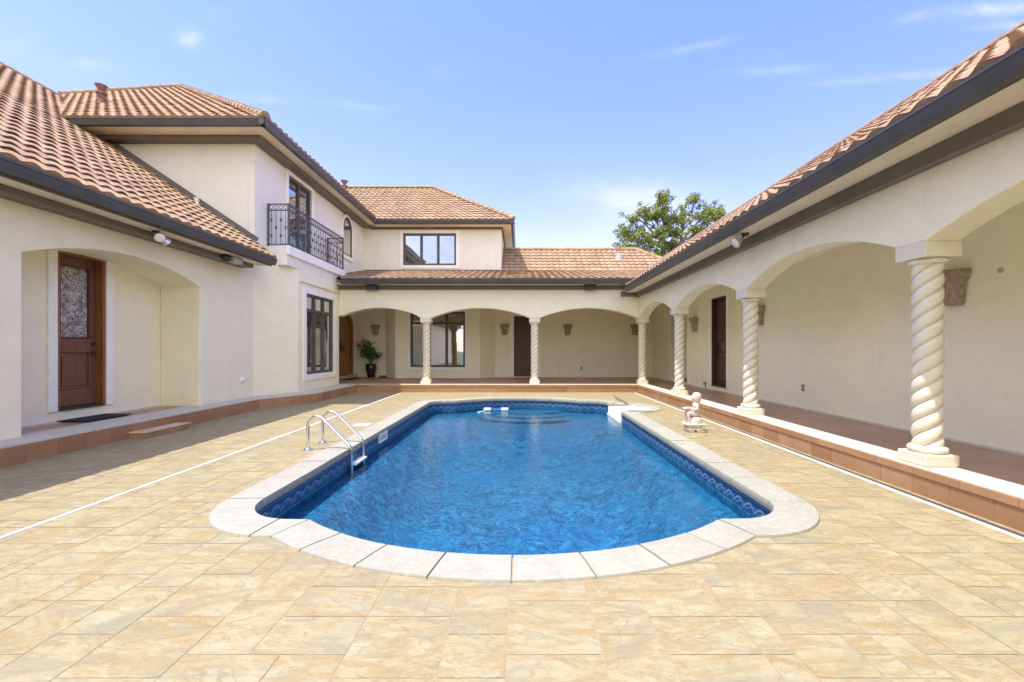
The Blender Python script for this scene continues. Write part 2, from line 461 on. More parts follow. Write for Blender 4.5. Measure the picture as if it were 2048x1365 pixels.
# mortar bed under the coping joints
bed = MB(); n = len(inner)
bi = offset(inner, .02); bo = offset(inner, .29)
bed.add([(p[0],p[1],.004) for p in bi]+[(p[0],p[1],.004) for p in bo], [(i,(i+1)%n,n+(i+1)%n,n+i) for i in range(n)])
bed.add([(p[0],p[1],.004) for p in bi]+[(p[0],p[1],-.05) for p in bi], [(i,(i+1)%n,n+(i+1)%n,n+i) for i in range(n)])
bed.build('mortar_bed', GROUT, pool)
def depth(x, y): return -.58 - .30*min(1, max(0, (9.6-y)/5.0))
lw = MB(); uv = []
vs = []
per = 0
W = len(wall_line)
for i in range(W+1):
    p = wall_line[i % W]
    if i: per += (Vector(p)-Vector(wall_line[i-1])).length
    for z in (-.045, -.26, depth(*p)-.02):
        vs.append((p[0], p[1], z)); uv.append((per, z))
fs = []
for i in range(W):
    for k in range(2): fs.append((i*3+k, (i+1)*3+k, (i+1)*3+k+1, i*3+k+1))
lw.add(vs, fs, .5); lw.uv = uv
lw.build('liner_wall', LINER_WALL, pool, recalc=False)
fl = MB()
def pool_dist(x, y):
    best = 9
    for i in range(len(inner)):
        x0, y0 = inner[i-1]; x1, y1 = inner[i]; dx, dy = x1-x0, y1-y0
        t = max(0, min(1, ((x-x0)*dx+(y-y0)*dy)/(dx*dx+dy*dy))); best = min(best, math.hypot(x-x0-t*dx, y-y0-t*dy))
    return best
def bowl(x, y):                                   # hopper floor: shallow cove along the walls, deeper in the middle
    d = pool_dist(x, y) if inside2((x, y), inner) else 0
    k = min(1, d/1.1); k = k*k*(3-2*k)
    dd = depth(x, y); e = min(1, max(0, (y-8.7)/1.0)); dd = dd*(1-e)-.43*e
    return -.31+(dd+.31)*k
def inside2(p, poly):
    x, y = p; c = False; j = len(poly)-1
    for i in range(len(poly)):
        xi, yi = poly[i]; xj, yj = poly[j]
        if (yi > y) != (yj > y) and x < (xj-xi)*(y-yi)/(yj-yi)+xi: c = not c
        j = i
    return c
cs_ = .115; gxn, gyn = int(5.4/cs_), int(9.4/cs_)
pts = [[(-2.36+i*cs_, 2.55+j*cs_) for i in range(gxn+1)] for j in range(gyn+1)]
ins_ = [[inside2(p, wall_line) for p in row] for row in pts]
ids = {}
for j in range(gyn):
    for i in range(gxn):
        if any(ins_[j+b][i+a] for a in (0,1) for b in (0,1)):
            q = []
            for (a, b) in ((0,0),(1,0),(1,1),(0,1)):
                k_ = (j+b, i+a)
                if k_ not in ids: ids[k_] = len(fl.v); fl.v.append((*pts[j+b][i+a], bowl(*pts[j+b][i+a])))
                q.append(ids[k_])
            fl.f.append(tuple(q)); fl.r.append(.5)
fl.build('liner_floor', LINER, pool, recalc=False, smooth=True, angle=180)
st = MB()
for r_, z1 in ((1.62, -.355), (1.20, -.31), (.80, -.27)):
    c = (.28, 11.42)
    poly = [(c[0]+r_*math.cos(a), min(11.44, c[1]+r_*.78*math.sin(a))) for a in [PI+PI*i/28 for i in range(29)]]
    st.ext([(p[0],p[1],-.9) for p in poly], (0,0,z1+.9))
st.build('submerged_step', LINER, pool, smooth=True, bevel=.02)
ws = MB()
semi = [(NC[0]+(NR-.012)*math.cos(a), NC[1]+(NR-.012)*math.sin(a)) for a in [(-PI/2+PI*i/20) for i in range(21)]]
ws.ext([(p[0],p[1],-.95) for p in semi], (0,0,.735))
ws.add([(p[0],p[1],-.05) for p in semi]+[(p[0],p[1],-.23) for p in semi], [(i,i+1,21+i+1,21+i) for i in range(20)])
ws.box(NC[0]-.03, NC[0]-.001, NC[1]-NR+.02, NC[1]+NR-.02, -.95, -.205)
ws.build('corner_step', WHITE_PLASTIC, pool, label='white moulded plastic entry step set into the pool side')
sk = MB(); xw = PX-2.08
for (a0,a1,b0,b1) in ((6.80,7.20,-.06,-.03),(6.80,7.20,-.17,-.145),(6.80,6.84,-.145,-.06),(7.16,7.20,-.145,-.06)):
    sk.box(xw-.015, xw+.006, a0, a1, b0, b1)
skp = sk.build('skimmer_faceplate', WHITE_PLASTIC, pool)
MB().box(xw-.017, xw-.004, 6.84, 7.16, -.145, -.06).build('skimmer_flap', GREYPIPE, skp)

wt = MB(); wt.tri([wall_line], lambda x, y: -.235, .5)
struct(wt.build('water', WATER, recalc=False))

lid = MB(); lid.box(-2.74, -2.50, 7.36, 7.62, -.002, .008)
tag(lid.build('skimmer_lid', WHITE_PLASTIC, bevel=.004), 'flat white square skimmer lid let into the deck left of the pool', 'lid')

# ------------------------------------------------------------------ deck
dk = MB()
G = .132; gx0, gy0 = -5.60, Y0; nx, ny = int(9.2/G)+1, int((13.3-Y0)/G)+1
occ = [[False]*nx for _ in range(ny)]
def inside(p, poly):
    x, y = p; c = False; j = len(poly)-1
    for i in range(len(poly)):
        xi, yi = poly[i]; xj, yj = poly[j]
        if (yi > y) != (yj > y) and x < (xj-xi)*(y-yi)/(yj-yi)+xi: c = not c
        j = i
    return c
rt = random.Random(11)
def fits(i, j, w, h):
    if i+w > nx or j+h > ny: return False
    return all(not occ[j+b][i+a] for a in range(w) for b in range(h))
for j in range(ny):
    for i in range(nx):
        if occ[j][i]: continue
        ch = [(3,3),(3,2),(2,3),(2,2),(3,3),(3,2)]
        rt.shuffle(ch); ch += [(2,2),(2,1),(1,2),(1,1)]
        if rt.random() < .16: ch = [(1,1)]+ch
        for (w, h) in ch:
            if fits(i, j, w, h): break
        for a in range(w):
            for b in range(h): occ[j+b][i+a] = True
        x0 = gx0+i*G; x1 = x0+w*G; y0 = gy0+j*G; y1 = y0+h*G; g = .0026
        x0 += g; x1 -= g; y0 += g; y1 -= g; r = rt.random(); z = rt.uniform(-.0005, .0005)
        near = x1 > -2.6 and x0 < 3.2 and y1 > 2.3 and y0 < 12.0
        if not near:
            dk.add([(x0,y0,z),(x1,y0,z),(x1,y1,z),(x0,y1,z)], [(0,1,2,3)], r)
        else:
            k = max(1, round((x1-x0)/.045)); l = max(1, round((y1-y0)/.045))
            cells = [[not inside((x0+(a+.5)*(x1-x0)/k, y0+(b+.5)*(y1-y0)/l), midline) for a in range(k)] for b in range(l)]
            if all(all(q) for q in cells):
                dk.add([(x0,y0,z),(x1,y0,z),(x1,y1,z),(x0,y1,z)], [(0,1,2,3)], r)
            else:
                for b in range(l):
                    for a in range(k):
                        if cells[b][a]:
                            xa = x0+a*(x1-x0)/k; xb = x0+(a+1)*(x1-x0)/k; ya = y0+b*(y1-y0)/l; yb = y0+(b+1)*(y1-y0)/l
                            dk.add([(xa,ya,z),(xb,ya,z),(xb,yb,z),(xa,yb,z)], [(0,1,2,3)], r)
deck = struct(dk.build('patio_paving', DECK, recalc=False))
gb = MB(); gb.tri([[(-5.7,Y0),(3.6,Y0),(3.6,13.4),(-5.7,13.4)], midline], lambda x, y: -.0018, .5)
struct(gb.build('paving_bed', GROUT))
dr = MB(); dr.box(-3.465, -3.43, Y0, 12.9, -.004, .006); dr.box(3.30, 3.335, Y0, 13.0, -.004, .006)
struct(dr.build('drain_strip', plain('drain_white', (.82,.81,.78), .5, var=.03)))
dg = MB(); dg.box(3.335, 3.40, Y0, 13.0, -.004, .0025); dg.box(-3.48, -3.465, Y0, 12.9, -.004, .003)
struct(dg.build('drain_gap', plain('drain_gap_dark', (.07,.06,.05), .9)))
gr = MB()
for (a,b,c,d) in ((-400,400,-400,Y0),(-400,400,24,400),(-400,-13,Y0,24),(7.5,400,Y0,24)):
    gr.add([(a,c,-.05),(b,c,-.05),(b,d,-.05),(a,d,-.05)], [(0,1,2,3)], .5)
struct(gr.build('ground', GROUND))

# ------------------------------------------------------------------ porch platform
path = [(-5.48,Y0),(-5.48,9.45),(-4.85,10.7),(-4.80,YB),(XR,YB),(XR,Y0)]
plat = MB()
plat.ext([(p[0],p[1],-.05) for p in path+[(RW,Y0),(RW,17.3),(-6.6,17.3),(-6.6,Y0)]], (0,0,.262))
platform = struct(plat.build('porch_platform', GROUT))
ris = MB(); nos = MB()
for (p, q), kind in zip(zip(path, path[1:]), ('l','l','l','n','n')):
    p = Vector((*p,0)); q = Vector((*q,0)); d = (q-p); L = d.length; d.normalize()
    nn = Vector((-d.y, d.x, 0))
    if kind == 'n' and abs(d.x) > .5: nn = Vector((0,-1,0))
    elif kind == 'n': nn = Vector((-1,0,0))
    else: nn = Vector((1,0,0)) if abs(d.x) < .1 else Vector((d.y,-d.x,0))
    fr = frame(p, d, nn); t = .34; k = max(1, round(L/t)); t = L/k
    for i in range(k):
        ris.fbox(fr, i*t+.003, (i+1)*t-.003, 0, .162 if kind == 'n' else .203, -.004, .004)
    if kind == 'n':
        a0 = .0; k2 = max(1, round(L/.42)); t2 = L/k2
        for i in range(k2):
            ext0 = -.0 ; nos.fbox(fr, i*t2+.002, (i+1)*t2-.002, .164, .2235, -.012, .014)
ris.build('riser_tile', RISER, platform)
nos.build('nosing_tile', RISER, platform)
edg = MB()
def slabs(x0,x1,y0,y1,ax,step):
    a0, a1 = (x0,x1) if ax == 'x' else (y0,y1); k = max(1, round((a1-a0)/step)); t = (a1-a0)/k
    for i in range(k):
        u0 = a0+i*t+.0015; u1 = a0+(i+1)*t-.0015
        if ax == 'x': edg.box(u0,u1,y0,y1,.200,PZ)
        else: edg.box(x0,x1,u0,u1,.200,PZ)
slabs(XR-.013+.03, 3.80, Y0, 13.55, 'y', .62)
slabs(-4.80, XR+.017, YB+.014, 13.55, 'x', .62)
edg.ext([(x,y,.204) for x,y in ((-5.477,Y0),(-5.477,9.45),(-4.848,10.7),(-4.802,13.2),(-4.802,13.55),(-5.55,13.55),(-6.05,9.9),(-6.05,Y0))], (0,0,PZ-.204), .4)
edg.box(4.86, 4.94, Y0, 16.8, .20, .232); edg.box(-6.595, -6.49, 5.35, 8.2, .20, .232)
edg.build('edge_stone', EDGE, platform)
ft = MB()
def field(x0,x1,y0,y1,s,z=.221):
    kx = max(1, round((x1-x0)/s)); ky = max(1, round((y1-y0)/s)); sx=(x1-x0)/kx; sy=(y1-y0)/ky
    for i in range(kx):
        for j in range(ky):
            a=x0+i*sx+.003; b=x0+(i+1)*sx-.003; c=y0+j*sy+.003; d=y0+(j+1)*sy-.003
            ft.add([(a,c,z),(b,c,z),(b,d,z),(a,d,z)], [(0,1,2,3)])
field(3.80, 4.86, Y0, 13.55, .53); field(-5.5, 4.86, 13.55, 16.8, .53); field(-6.4, -5.5, 13.55, 17.2, .53)
field(-6.49, -6.05, 5.33, 8.24, .46)
ft.build('floor_tile', FLOOR, platform, recalc=False)
stp = MB()
stp.box(-5.474, -5.25, 6.30, 7.16, 0, .082)
step = stp.build('porch_step', GROUT)
tag(step, 'small terracotta tiled step with beige top below the left porch door', 'step')
sr = MB()
for i in range(4): sr.box(-5.252, -5.244, 6.30+i*.215+.003, 6.30+(i+1)*.215-.003, .001, .080)
sr.box(-5.474, -5.252, 6.293, 6.301, .001, .080)
sr.build('riser_tile', RISER, step)
MB().box(-5.474, -5.238, 6.288, 7.17, .080, .094).build('tread', plain('step_tread', (.60,.48,.31), .7), step, bevel=.004)

# ------------------------------------------------------------------ house: walls
house = thing('house', (0, 10, 0), 'cream stucco courtyard house with clay tile roofs and arcaded porches', 'house')
def arc3(a0, z0, a1, z1, apex, n=18):
    am = (a0+a1)/2; h = apex-(z0+z1)/2; w = (a1-a0)/2
    R = (w*w+h*h)/(2*h); th = math.asin(min(1, w/R))
    return [(am+R*math.sin(t), apex-R+R*math.cos(t)) for t in [-th+2*th*i/n for i in range(n+1)]]
# left wing wall with its arched recess
pf = [(Y0,-.05),(5.307,-.05),(5.307,2.40)]+arc3(5.307,2.40,8.255,2.40,2.675)[1:-1]+[(8.255,2.40),(8.255,-.05),(9.9,-.05),(9.9,3.06),(Y0,3.06)]
MB().ext([(LW,y,z) for y,z in pf], (-.7295,0,0)).build('wall', STUCCO, house, bevel=.015)
def panel(mb, P0, P1, z0, z1, holes=(), n=None, reveal=.12):
    P0 = Vector((*P0,0)); P1 = Vector((*P1,0)); L = (P1-P0).length; u = (P1-P0)/L
    fr = frame(P0, u, n)
    us = sorted({0, L, *[h[0] for h in holes], *[h[1] for h in holes]}); zs = sorted({z0, z1, *[h[2] for h in holes], *[h[3] for h in holes]})
    for a, b in zip(us, us[1:]):
        for c, d in zip(zs, zs[1:]):
            if any(h[0]-1e-6 <= a and b <= h[1]+1e-6 and h[2]-1e-6 <= c and d <= h[3]+1e-6 for h in holes): continue
            mb.add([fr(a,c),fr(b,c),fr(b,d),fr(a,d)], [(0,1,2,3)], .5)
    for h in holes:
        a,b,c,d = h[:4]
        for (p,q) in (((a,c),(b,c)),((b,c),(b,d)),((b,d),(a,d)),((a,d),(a,c))):
            mb.add([fr(*p),fr(*q),fr(*q,-reveal),fr(*p,-reveal)], [(0,1,2,3)], .5)
    return fr
rec = MB(); panel(rec, (-6.60,5.2), (-6.60,8.4), 0, 3.0, [(6.40-5.2, 7.157-5.2, .37, 2.69)], (1,0,0), .18)
rec.build('wall', STUCCO, house, recalc=False)
bay = MB()
panel(bay, (LW-.012,9.885), (BAL,10.95), -.05, 3.3, (), (1,-1,0))
panel(bay, (BAL,10.95), (BAL,13.42), -.05, 3.24, [(11.34-10.95, 13.03-10.95, .62, 2.68)], (1,0,0), .06)
bay.build('wall', STUCCO, house, recalc=False)
up = MB()
panel(up, (-10.3,9.95), (LW,9.95), 2.9, 5.93, (), (0,-1,0))
panel(up, (LW,9.95), (LW,BY+.3), 3.0, 5.93, [(11.39-9.95, 12.65-9.95, 3.68, 5.70)], (1,0,0), .08)
panel(up, (LW,BY), (-.70,BY), 3.9, 5.9, [(LW*-1-4.375, LW*-1-2.39, 4.41, 5.608)], (0,-1,0), .05)
panel(up, (-.70,BY), (-.70,23.0), 3.9, 5.9, (), (1,0,0))
up.build('wall', STUCCO_PALE, house, recalc=False, label='pale upper storey wall')
# arcades
colx = [-2.815, .437, 3.68]; coly = [13.55, 10.38, 7.18, 4.064, .92, -2.2, -5.3]
SP, AP = 2.20, 2.495
pf = [(-5.395, 2.25)]
pf += arc3(-5.395, 2.25, colx[0]-.155, SP, 2.50)[1:-1]+[(colx[0]-.155,SP),(colx[0]+.155,SP)]
pf += arc3(colx[0]+.155,SP,colx[1]-.155,SP,AP)[1:-1]+[(colx[1]-.155,SP),(colx[1]+.155,SP)]
pf += arc3(colx[1]+.155,SP,AX,SP,AP)[1:-1]+[(AX,SP),(AX,3.19),(-5.395,3.19)]
MB().ext([(x,AY,z) for x,z in pf], (0,.30,0)).build('wall', STUCCO, house, bevel=.012, label='arcaded porch wall with three arches at the back')
pf = [(13.70,SP)]
for a, b in zip(coly, coly[1:]):
    pf += [(a-.155,SP)]+arc3(b+.155,SP,a-.155,SP,AP+.01)[::-1][1:-1]+[(b+.155,SP)]
pf += [(coly[-1]-.155,SP),(coly[-1]-.155,0),(Y0,0),(Y0,2.95),(13.70,2.95)]
MB().ext([(AX,y,z) for y,z in pf], (.30,0,0)).build('wall', STUCCO, house, bevel=.012, label='arcaded porch wall along the right wing')
pw = MB()
panel(pw, (-6.4,13.42), (-6.4,17.2), .2, 3.1, (), (1,0,0))
panel(pw, (-6.4,17.2), (-5.14,17.2), .2, 3.1, (), (0,-1,0))
panel(pw, (-5.14,17.2), (-4.51,16.3), .2, 3.1, (), (-1,-1,0))
panel(pw, (-4.51,16.3), (-1.45,16.3), .2, 3.1, [(4.51-3.97, 4.51-1.99, .62, 2.63)], (0,-1,0), .07)
panel(pw, (-1.45,16.3), (-.94,BY), .2, 3.1, (), (1,-1,0))
panel(pw, (-.94,BY), (RW,BY), .2, 3.1, [(.94-.228, .94+.674, .24, 2.51)], (0,-1,0), .10)
panel(pw, (RW,BY), (RW,Y0), .2, 3.1, [(BY-14.7, BY-13.3, .24, 2.62), (BY-11.6, BY-10.75, .33, 2.56)], (-1,0,0), .16)
pw.build('wall', STUCCO, house, recalc=False)
ce = MB()
ce.add([(-6.6,13.65,2.93),(RW+.1,13.65,2.93),(RW+.1,17.4,2.93),(-6.6,17.4,2.93)], [(0,1,2,3)])
ce.add([(3.78,Y0,2.80),(RW+.1,Y0,2.80),(RW+.1,13.7,2.80),(3.78,13.7,2.80)], [(0,1,2,3)])
ce.build('porch_ceiling', CEIL, house, recalc=False)
# end walls so the wings are solid behind the camera
ew = MB(); ew.box(-12.7, LW-.73, Y0, Y0+.1, 0, 3.2); ew.box(AX+.31, 6.5, Y0, Y0+.1, 0, 2.9)
ew.box(-13.2,-13.1,Y0,23,0,3.4); ew.box(7.2,7.3,Y0,23,0,3.2); ew.box(-13.1,7.2,22.9,23,0,3.6)
ew.build('wall', STUCCO, house)
# ledge above the tall bay window
MB().box(BAL+.001, BAL+.05, 11.02, 13.38, 2.925, 2.985).build('ledge', STUCCO, house, bevel=.01)

# ------------------------------------------------------------------ eaves
fr_ = MB(); so = MB(); gu = MB()
def gutter_x(x_out, sgn, y0, y1, zt):           # gutter running along Y; sgn = +1 faces +x
    prof = [(0,.0),(.0,-.018),(-.012,-.022),(-.02,-.07),(-.045,-.13),(-.125,-.13),(-.125,-.005),(-.112,-.005),(-.112,-.02),(-.02,-.02),(-.012,0)]
    gu.ext([(x_out+sgn*a, y0, zt+b) for a,b in prof], (0,y1-y0,0))
def gutter_y(y_out, x0, x1, zt):                # faces -y
    prof = [(0,.0),(.0,-.018),(.012,-.022),(.02,-.07),(.045,-.13),(.125,-.13),(.125,-.005),(.112,-.005),(.112,-.02),(.02,-.02),(.012,0)]
    gu.ext([(x0, y_out+a, zt+b) for a,b in prof], (x1-x0,0,0))
gutter_x(-5.20, 1, Y0, 9.66, 3.19)
so.box(-5.87, -5.32, Y0, 9.62, 3.045, 3.07); fr_.box(-5.868, -5.60, Y0, 9.45, 2.965, 3.043)
fr_.box(-5.335, -5.318, Y0, 9.64, 3.03, 3.19)
gutter_x(3.00, -1, Y0, 13.02, 3.07)
so.box(3.12, 3.53, Y0, 13.40, 2.945, 2.965); fr_.box(3.425, 3.528, Y0, 13.398, 2.805, 2.944); fr_.box(3.118, 3.132, Y0, 13.1, 2.935, 3.06)
fr_.box(3.00, 3.424, 13.28, 13.398, 2.835, 2.98)
gutter_y(12.93, -5.17, 3.27, 3.275)
so.box(-5.3, 3.2, 13.05, 13.39, 3.165, 3.185); fr_.box(-5.39, 3.3, 13.345, 13.398, 3.035, 3.164); fr_.box(-5.3, 3.26, 13.052, 13.066, 3.15, 3.27)
# upper storey
ZT = 6.01
gutter_y(9.21, -9.25, -5.22, ZT); gutter_x(-5.22, 1, 9.21, 16.30, ZT)
gutter_y(16.30, -5.22, -.20, ZT-.05); gutter_x(-.20, 1, 16.30, 23.4, ZT-.05)
so.box(-10.2, -5.33, 9.33, 9.95, 5.885, 5.90); so.box(LW, -5.33, 9.951, 16.9, 5.885, 5.90)
so.box(-5.33, -.32, 16.42, BY, 5.835, 5.85); so.box(-.70, -.32, BY+.001, 23.3, 5.835, 5.85)
fr_.box(-10.1, -5.60, 9.70, 9.949, 5.80, 5.884); fr_.box(LW+.002, -5.60, 9.9495, BY-.02, 5.80, 5.884)
fr_.box(LW+.28, -.72, BY-.05, BY-.002, 5.75, 5.834); fr_.box(-.698, -.64, BY-.05, 23, 5.75, 5.834)
fr_.box(-10.2, -5.335, 9.32, 9.334, 5.87, 6.0); fr_.box(-5.345, -5.331, 9.334, 16.41, 5.87, 6.0); fr_.box(-5.33, -.325, 16.405, 16.42, 5.82, 5.95)
gu.build('gutter', DARK, house, smooth=True, angle=30); fr_.build('fascia', BROWN_BOARD, house, bevel=.004); so.build('soffit', SOFFIT, house)

# ------------------------------------------------------------------ roofs
TP, TC = .225, .292
def tiled_roof(poly, origin, udir, rise, label=None, lip=1.0):
    """poly: convex plan polygon; origin: a plan point on the eave with its z; udir: plan direction along the eave (the slope climbs to its left)."""
    ox, oy, oz = origin; u = Vector((udir[0],udir[1])).normalized(); w = Vector((-u.y,u.x))
    cs = 1/math.sqrt(1+rise*rise)
    loc = [((p[0]-ox)*u.x+(p[1]-oy)*u.y, (p[0]-ox)*w.x+(p[1]-oy)*w.y) for p in poly]
    a0 = min(l[0] for l in loc)-.01; a1 = max(l[0] for l in loc)+.01; b1 = max(l[1] for l in loc)/cs
    a0 = math.floor(a0/TP)*TP; nu = int((a1-a0)/TP)+1; nv = int(b1/TC)+2; S = 8
    N = Vector((-w.x*rise, -w.y*rise, 1)).normalized()
    T = Vector((w.x, w.y, rise)).normalized(); U = Vector((u.x,u.y,0)); O = Vector((ox,oy,oz))
    prof = [.033*((.5+.5*math.cos(2*PI*(k/S-.5)))**.7) for k in range(S)]
    vs = []; fs = []; rs = []; m = nu*S+1
    ru = random.Random(int(abs(ox*31+oy*17)*100))
    jit = [[ru.uniform(-.004,.004) for _ in range(nu+1)] for _ in range(nv)]
    jt = [[ru.random() for _ in range(nu+1)] for _ in range(nv)]
    for v in range(nv):
        # rows of one course: back of the cavity under its lip, lip underside, lip top, upper end (tucked under the next course)
        for (dv, hh, jj) in ((.026, .018*lip, 1), (-.018, .020*lip, 1), (-.020, .036*lip, 1), (TC+.040, .0, 0)):
            for k in range(m):
                t = k//S
                vs.append(O+U*(a0+k*TP/S)+T*(v*TC+dv)+N*(prof[k%S]+hh+jit[v][t]*jj))
        b = v*4*m
        for row in (0, 1, 2):
            for k in range(m-1):
                q = b+row*m+k
                fs.append((q, q+1, q+m+1, q+m)); rs.append(jt[v][k//S]*(1 if row else .3))
    # butt ends of the first course
    base = len(vs)
    for k in range(m): vs.append(O+U*(a0+k*TP/S)-T*.02+N*(-.004))
    for k in range(m-1): fs.append((base+k, base+k+1, m+k+1, m+k)); rs.append(jt[0][k//S])
    me = bpy.data.meshes.new('roof'); off = OFF[house]
    me.from_pydata([tuple(p-off) for p in vs], [], fs)
    at = me.attributes.new('rnd','FLOAT','FACE'); at.data.foreach_set('value', rs)
    bm = bmesh.new(); bm.from_mesh(me)
    c = Vector((sum(p[0] for p in poly)/len(poly), sum(p[1] for p in poly)/len(poly), 0))-Vector((off.x,off.y,0))
    for i in range(len(poly)):
        p = Vector((*poly[i],0))-Vector((off.x,off.y,0)); q = Vector((*poly[(i+1)%len(poly)],0))-Vector((off.x,off.y,0))
        d = (q-p).normalized(); nn = Vector((d.y,-d.x,0))
        if (c-p).dot(nn) > 0: nn = -nn
        # the eave edge itself is left uncut
        mid = (p+q)/2+Vector((off.x,off.y,0)); bm_ = (mid.x-ox)*w.x+(mid.y-oy)*w.y
        if abs(bm_) < .06 and abs(d.x*u.x+d.y*u.y) > .99: continue
        bmesh.ops.bisect_plane(bm, geom=bm.verts[:]+bm.edges[:]+bm.faces[:], plane_co=p, plane_no=nn, clear_outer=True)
    # underlay sheet
    bm.to_mesh(me); bm.free()
    me.materials.append(ROOF); me.materials.append(UNDER)
    me.shade_smooth(); me.set_sharp_from_angle(angle=math.radians(50))
    o = bpy.data.objects.new('roof', me); COL.objects.link(o); o.parent = house; OFF[o] = off.copy()
    if label: o['label'] = label
    ul = MB(); P3 = []
    for p in poly:
        b = (p[0]-ox)*w.x+(p[1]-oy)*w.y
        P3.append((p[0],p[1],oz+b*rise-.045))
    ul.add(P3, [tuple(range(len(P3)))], .5); ul.build('underlay', UNDER, o)
    return o
SL = .669
ra = tiled_roof([(-5.245,Y0),(-5.245,9.64),(-5.87,9.90),(-12.7,9.90),(-12.7,Y0)], (-5.245,Y0,3.205), (0,1), SL)
ra2 = tiled_roof([(-9.95,9.895),(-12.55,12.5),(-12.7,12.5),(-12.7,9.895)], (-5.245,Y0,3.205), (0,1), SL)
rb = tiled_roof([(-9.45,9.25),(-5.25,9.25),(-12.3,16.3),(-13.75,13.5)], (-9.45,9.25,6.025), (1,0), SL)
rc = tiled_roof([(-5.25,9.25),(-5.25,16.3),(-8.85,19.93),(-12.3,19.9),(-12.3,16.3)], (-5.25,9.25,6.025), (0,1), SL)
rd = tiled_roof([(-5.2,16.33),(-.25,16.33),(-3.83,19.91),(-8.83,19.91)], (-5.2,16.33,5.975), (1,0), SL)
re_ = tiled_roof([(-.25,16.33),(-.25,23.5),(-3.83,19.9)], (-.25,16.33,5.975), (0,1), SL)
rf = tiled_roof([(-5.16,12.98),(4.1,12.98),(5.2,16.95),(-5.86,16.95),(-5.86,13.72),(-5.16,13.72)][:4]+[(-5.86,13.72)], (-5.16,12.98,3.31), (1,0), .228, label='low pitched tile roof over the back porch', lip=.45)
rg = tiled_roof([(-.69,16.85),(4.66,16.85),(5.66,17.72),(4.75,18.62),(-.69,18.62)], (-.69,16.85,4.19), (1,0), SL)
rr = tiled_roof([(3.05,Y0),(6.5,Y0),(6.5,21.0),(4.75,17.1),(3.05,12.93)], (3.05,12.93,3.072), (0,-1), .668)
rh = tiled_roof([(5.66,17.72),(7.5,18.6),(7.5,21),(4.75,18.62)], (7.0,17.0,3.9), (0,1), SL) if False else None

def ridge(p0, p1, parent, r=.085):
    p0 = Vector(p0); p1 = Vector(p1); L = (p1-p0).length; d = (p1-p0)/L; k = max(1, round(L/.32)); t = L/k
    side = d.cross(Vector((0,0,1))).normalized(); upv = side.cross(d).normalized(); mb = MB(); S = 10
    for i in range(k):
        q0 = p0+d*(i*t-.03); q1 = p0+d*((i+1)*t+.02); vs = []
        for q, rr_ in ((q0, r*1.12), (q1, r*.92)):
            for s_ in range(S+1):
                a = PI*s_/S*1.1-.05*PI
                vs.append(q+side*math.cos(a)*rr_+upv*(math.sin(a)*rr_))
        fs = [(s_, s_+1, S+1+s_+1, S+1+s_) for s_ in range(S)]
        fs.append(tuple(range(S+1)))
        mb.add(vs, fs, random.random())
    mb.build('ridge_cap', ROOF, parent, smooth=True)
def zb(y): return 6.02+SL*(y-9.2)
ridge((-5.25,9.25,6.06), (-12.3,16.3,zb(16.3)+.03), rb)
ridge((-13.75,13.5,zb(13.5)+.02), (-12.3,16.3,zb(16.3)+.03), rb)
ridge((-.25,16.33,6.02), (-3.83,19.91,5.97+SL*3.63+.03), rd)
ridge((-8.83,19.91,5.97+SL*3.63+.02), (-3.83,19.91,5.97+SL*3.63+.02), rd)
ridge((-.69,18.62,4.19+SL*1.77+.02), (4.75,18.62,4.19+SL*1.77+.02), rg)
ridge((5.60,17.77,4.19+SL*.92+.02), (4.75,18.62,4.19+SL*1.77+.03), rg)
ridge((6.5,Y0,3.085+.672*3.48), (6.5,21,3.085+.672*3.48), rr, .06)
ridge((-12.7,Y0,3.20+SL*7.48), (-12.7,12.45,3.20+SL*7.48), ra)
# valley metal and wall flashing
vm = MB()
vm.bar((-9.3,9.05,5.90), (-12.6,12.35,8.11), .16, .02)
vm.build('valley_flashing', plain('flashing_brown', (.20,.12,.085), .6), ra)
fl2 = MB(); fl2.bar((-5.80,9.925,3.20+SL*.58+.09), (-9.3,9.925,3.20+SL*4.08+.09), .05, .10)
fl2.build('flashing', BROWN_BOARD, ra)
fl3 = MB(); fl3.box(-5.84,-.70,BY-.03,BY-.004,4.13,4.24); fl3.build('flashing', BROWN_BOARD, rf)
def vent(c, h, r, m, parent, flare=True, capm=None):
    mb = MB()
    if flare: pr = [(r*1.3,-.12),(r*1.25,0),(r*.8,.03),(r*.78,h*.55),(r*1.2,h*.56),(r*1.2,h*.62),(r*.6,h*.66),(r*.55,h*.75),(r*1.35,h*.97),(r*1.4,h),(0,h*.98)]
    else: pr = [(r*1.7,-.15),(r*1.6,.06),(r*.8,.10),(r*.75,h*.7),(0,h*.7)]
    mb.lathe(pr, c, 16); o = mb.build('vent_pipe', m, parent, smooth=True)
    if capm: MB().lathe([(0,h*.68),(r*1.15,h*.68),(r*1.15,h),(0,h*1.02)], c, 12).build('vent_cap', capm, parent, smooth=True)
vent((-10.6,11.39,7.44), .50, .095, PATINA, rb)
vent((-5.85,15.0,6.44), .44, .085, PATINA, rc)
vent((3.90,17.84,4.86), .48, .10, GREYPIPE, rg, False, plain('vent_cap_clay', (.36,.2,.13), .8))
vent((-6.9,9.6,4.33), .16, .05, WHITE_PLASTIC, ra)
vent((-6.9,19.3,7.95), .22, .06, GREYPIPE, rd)

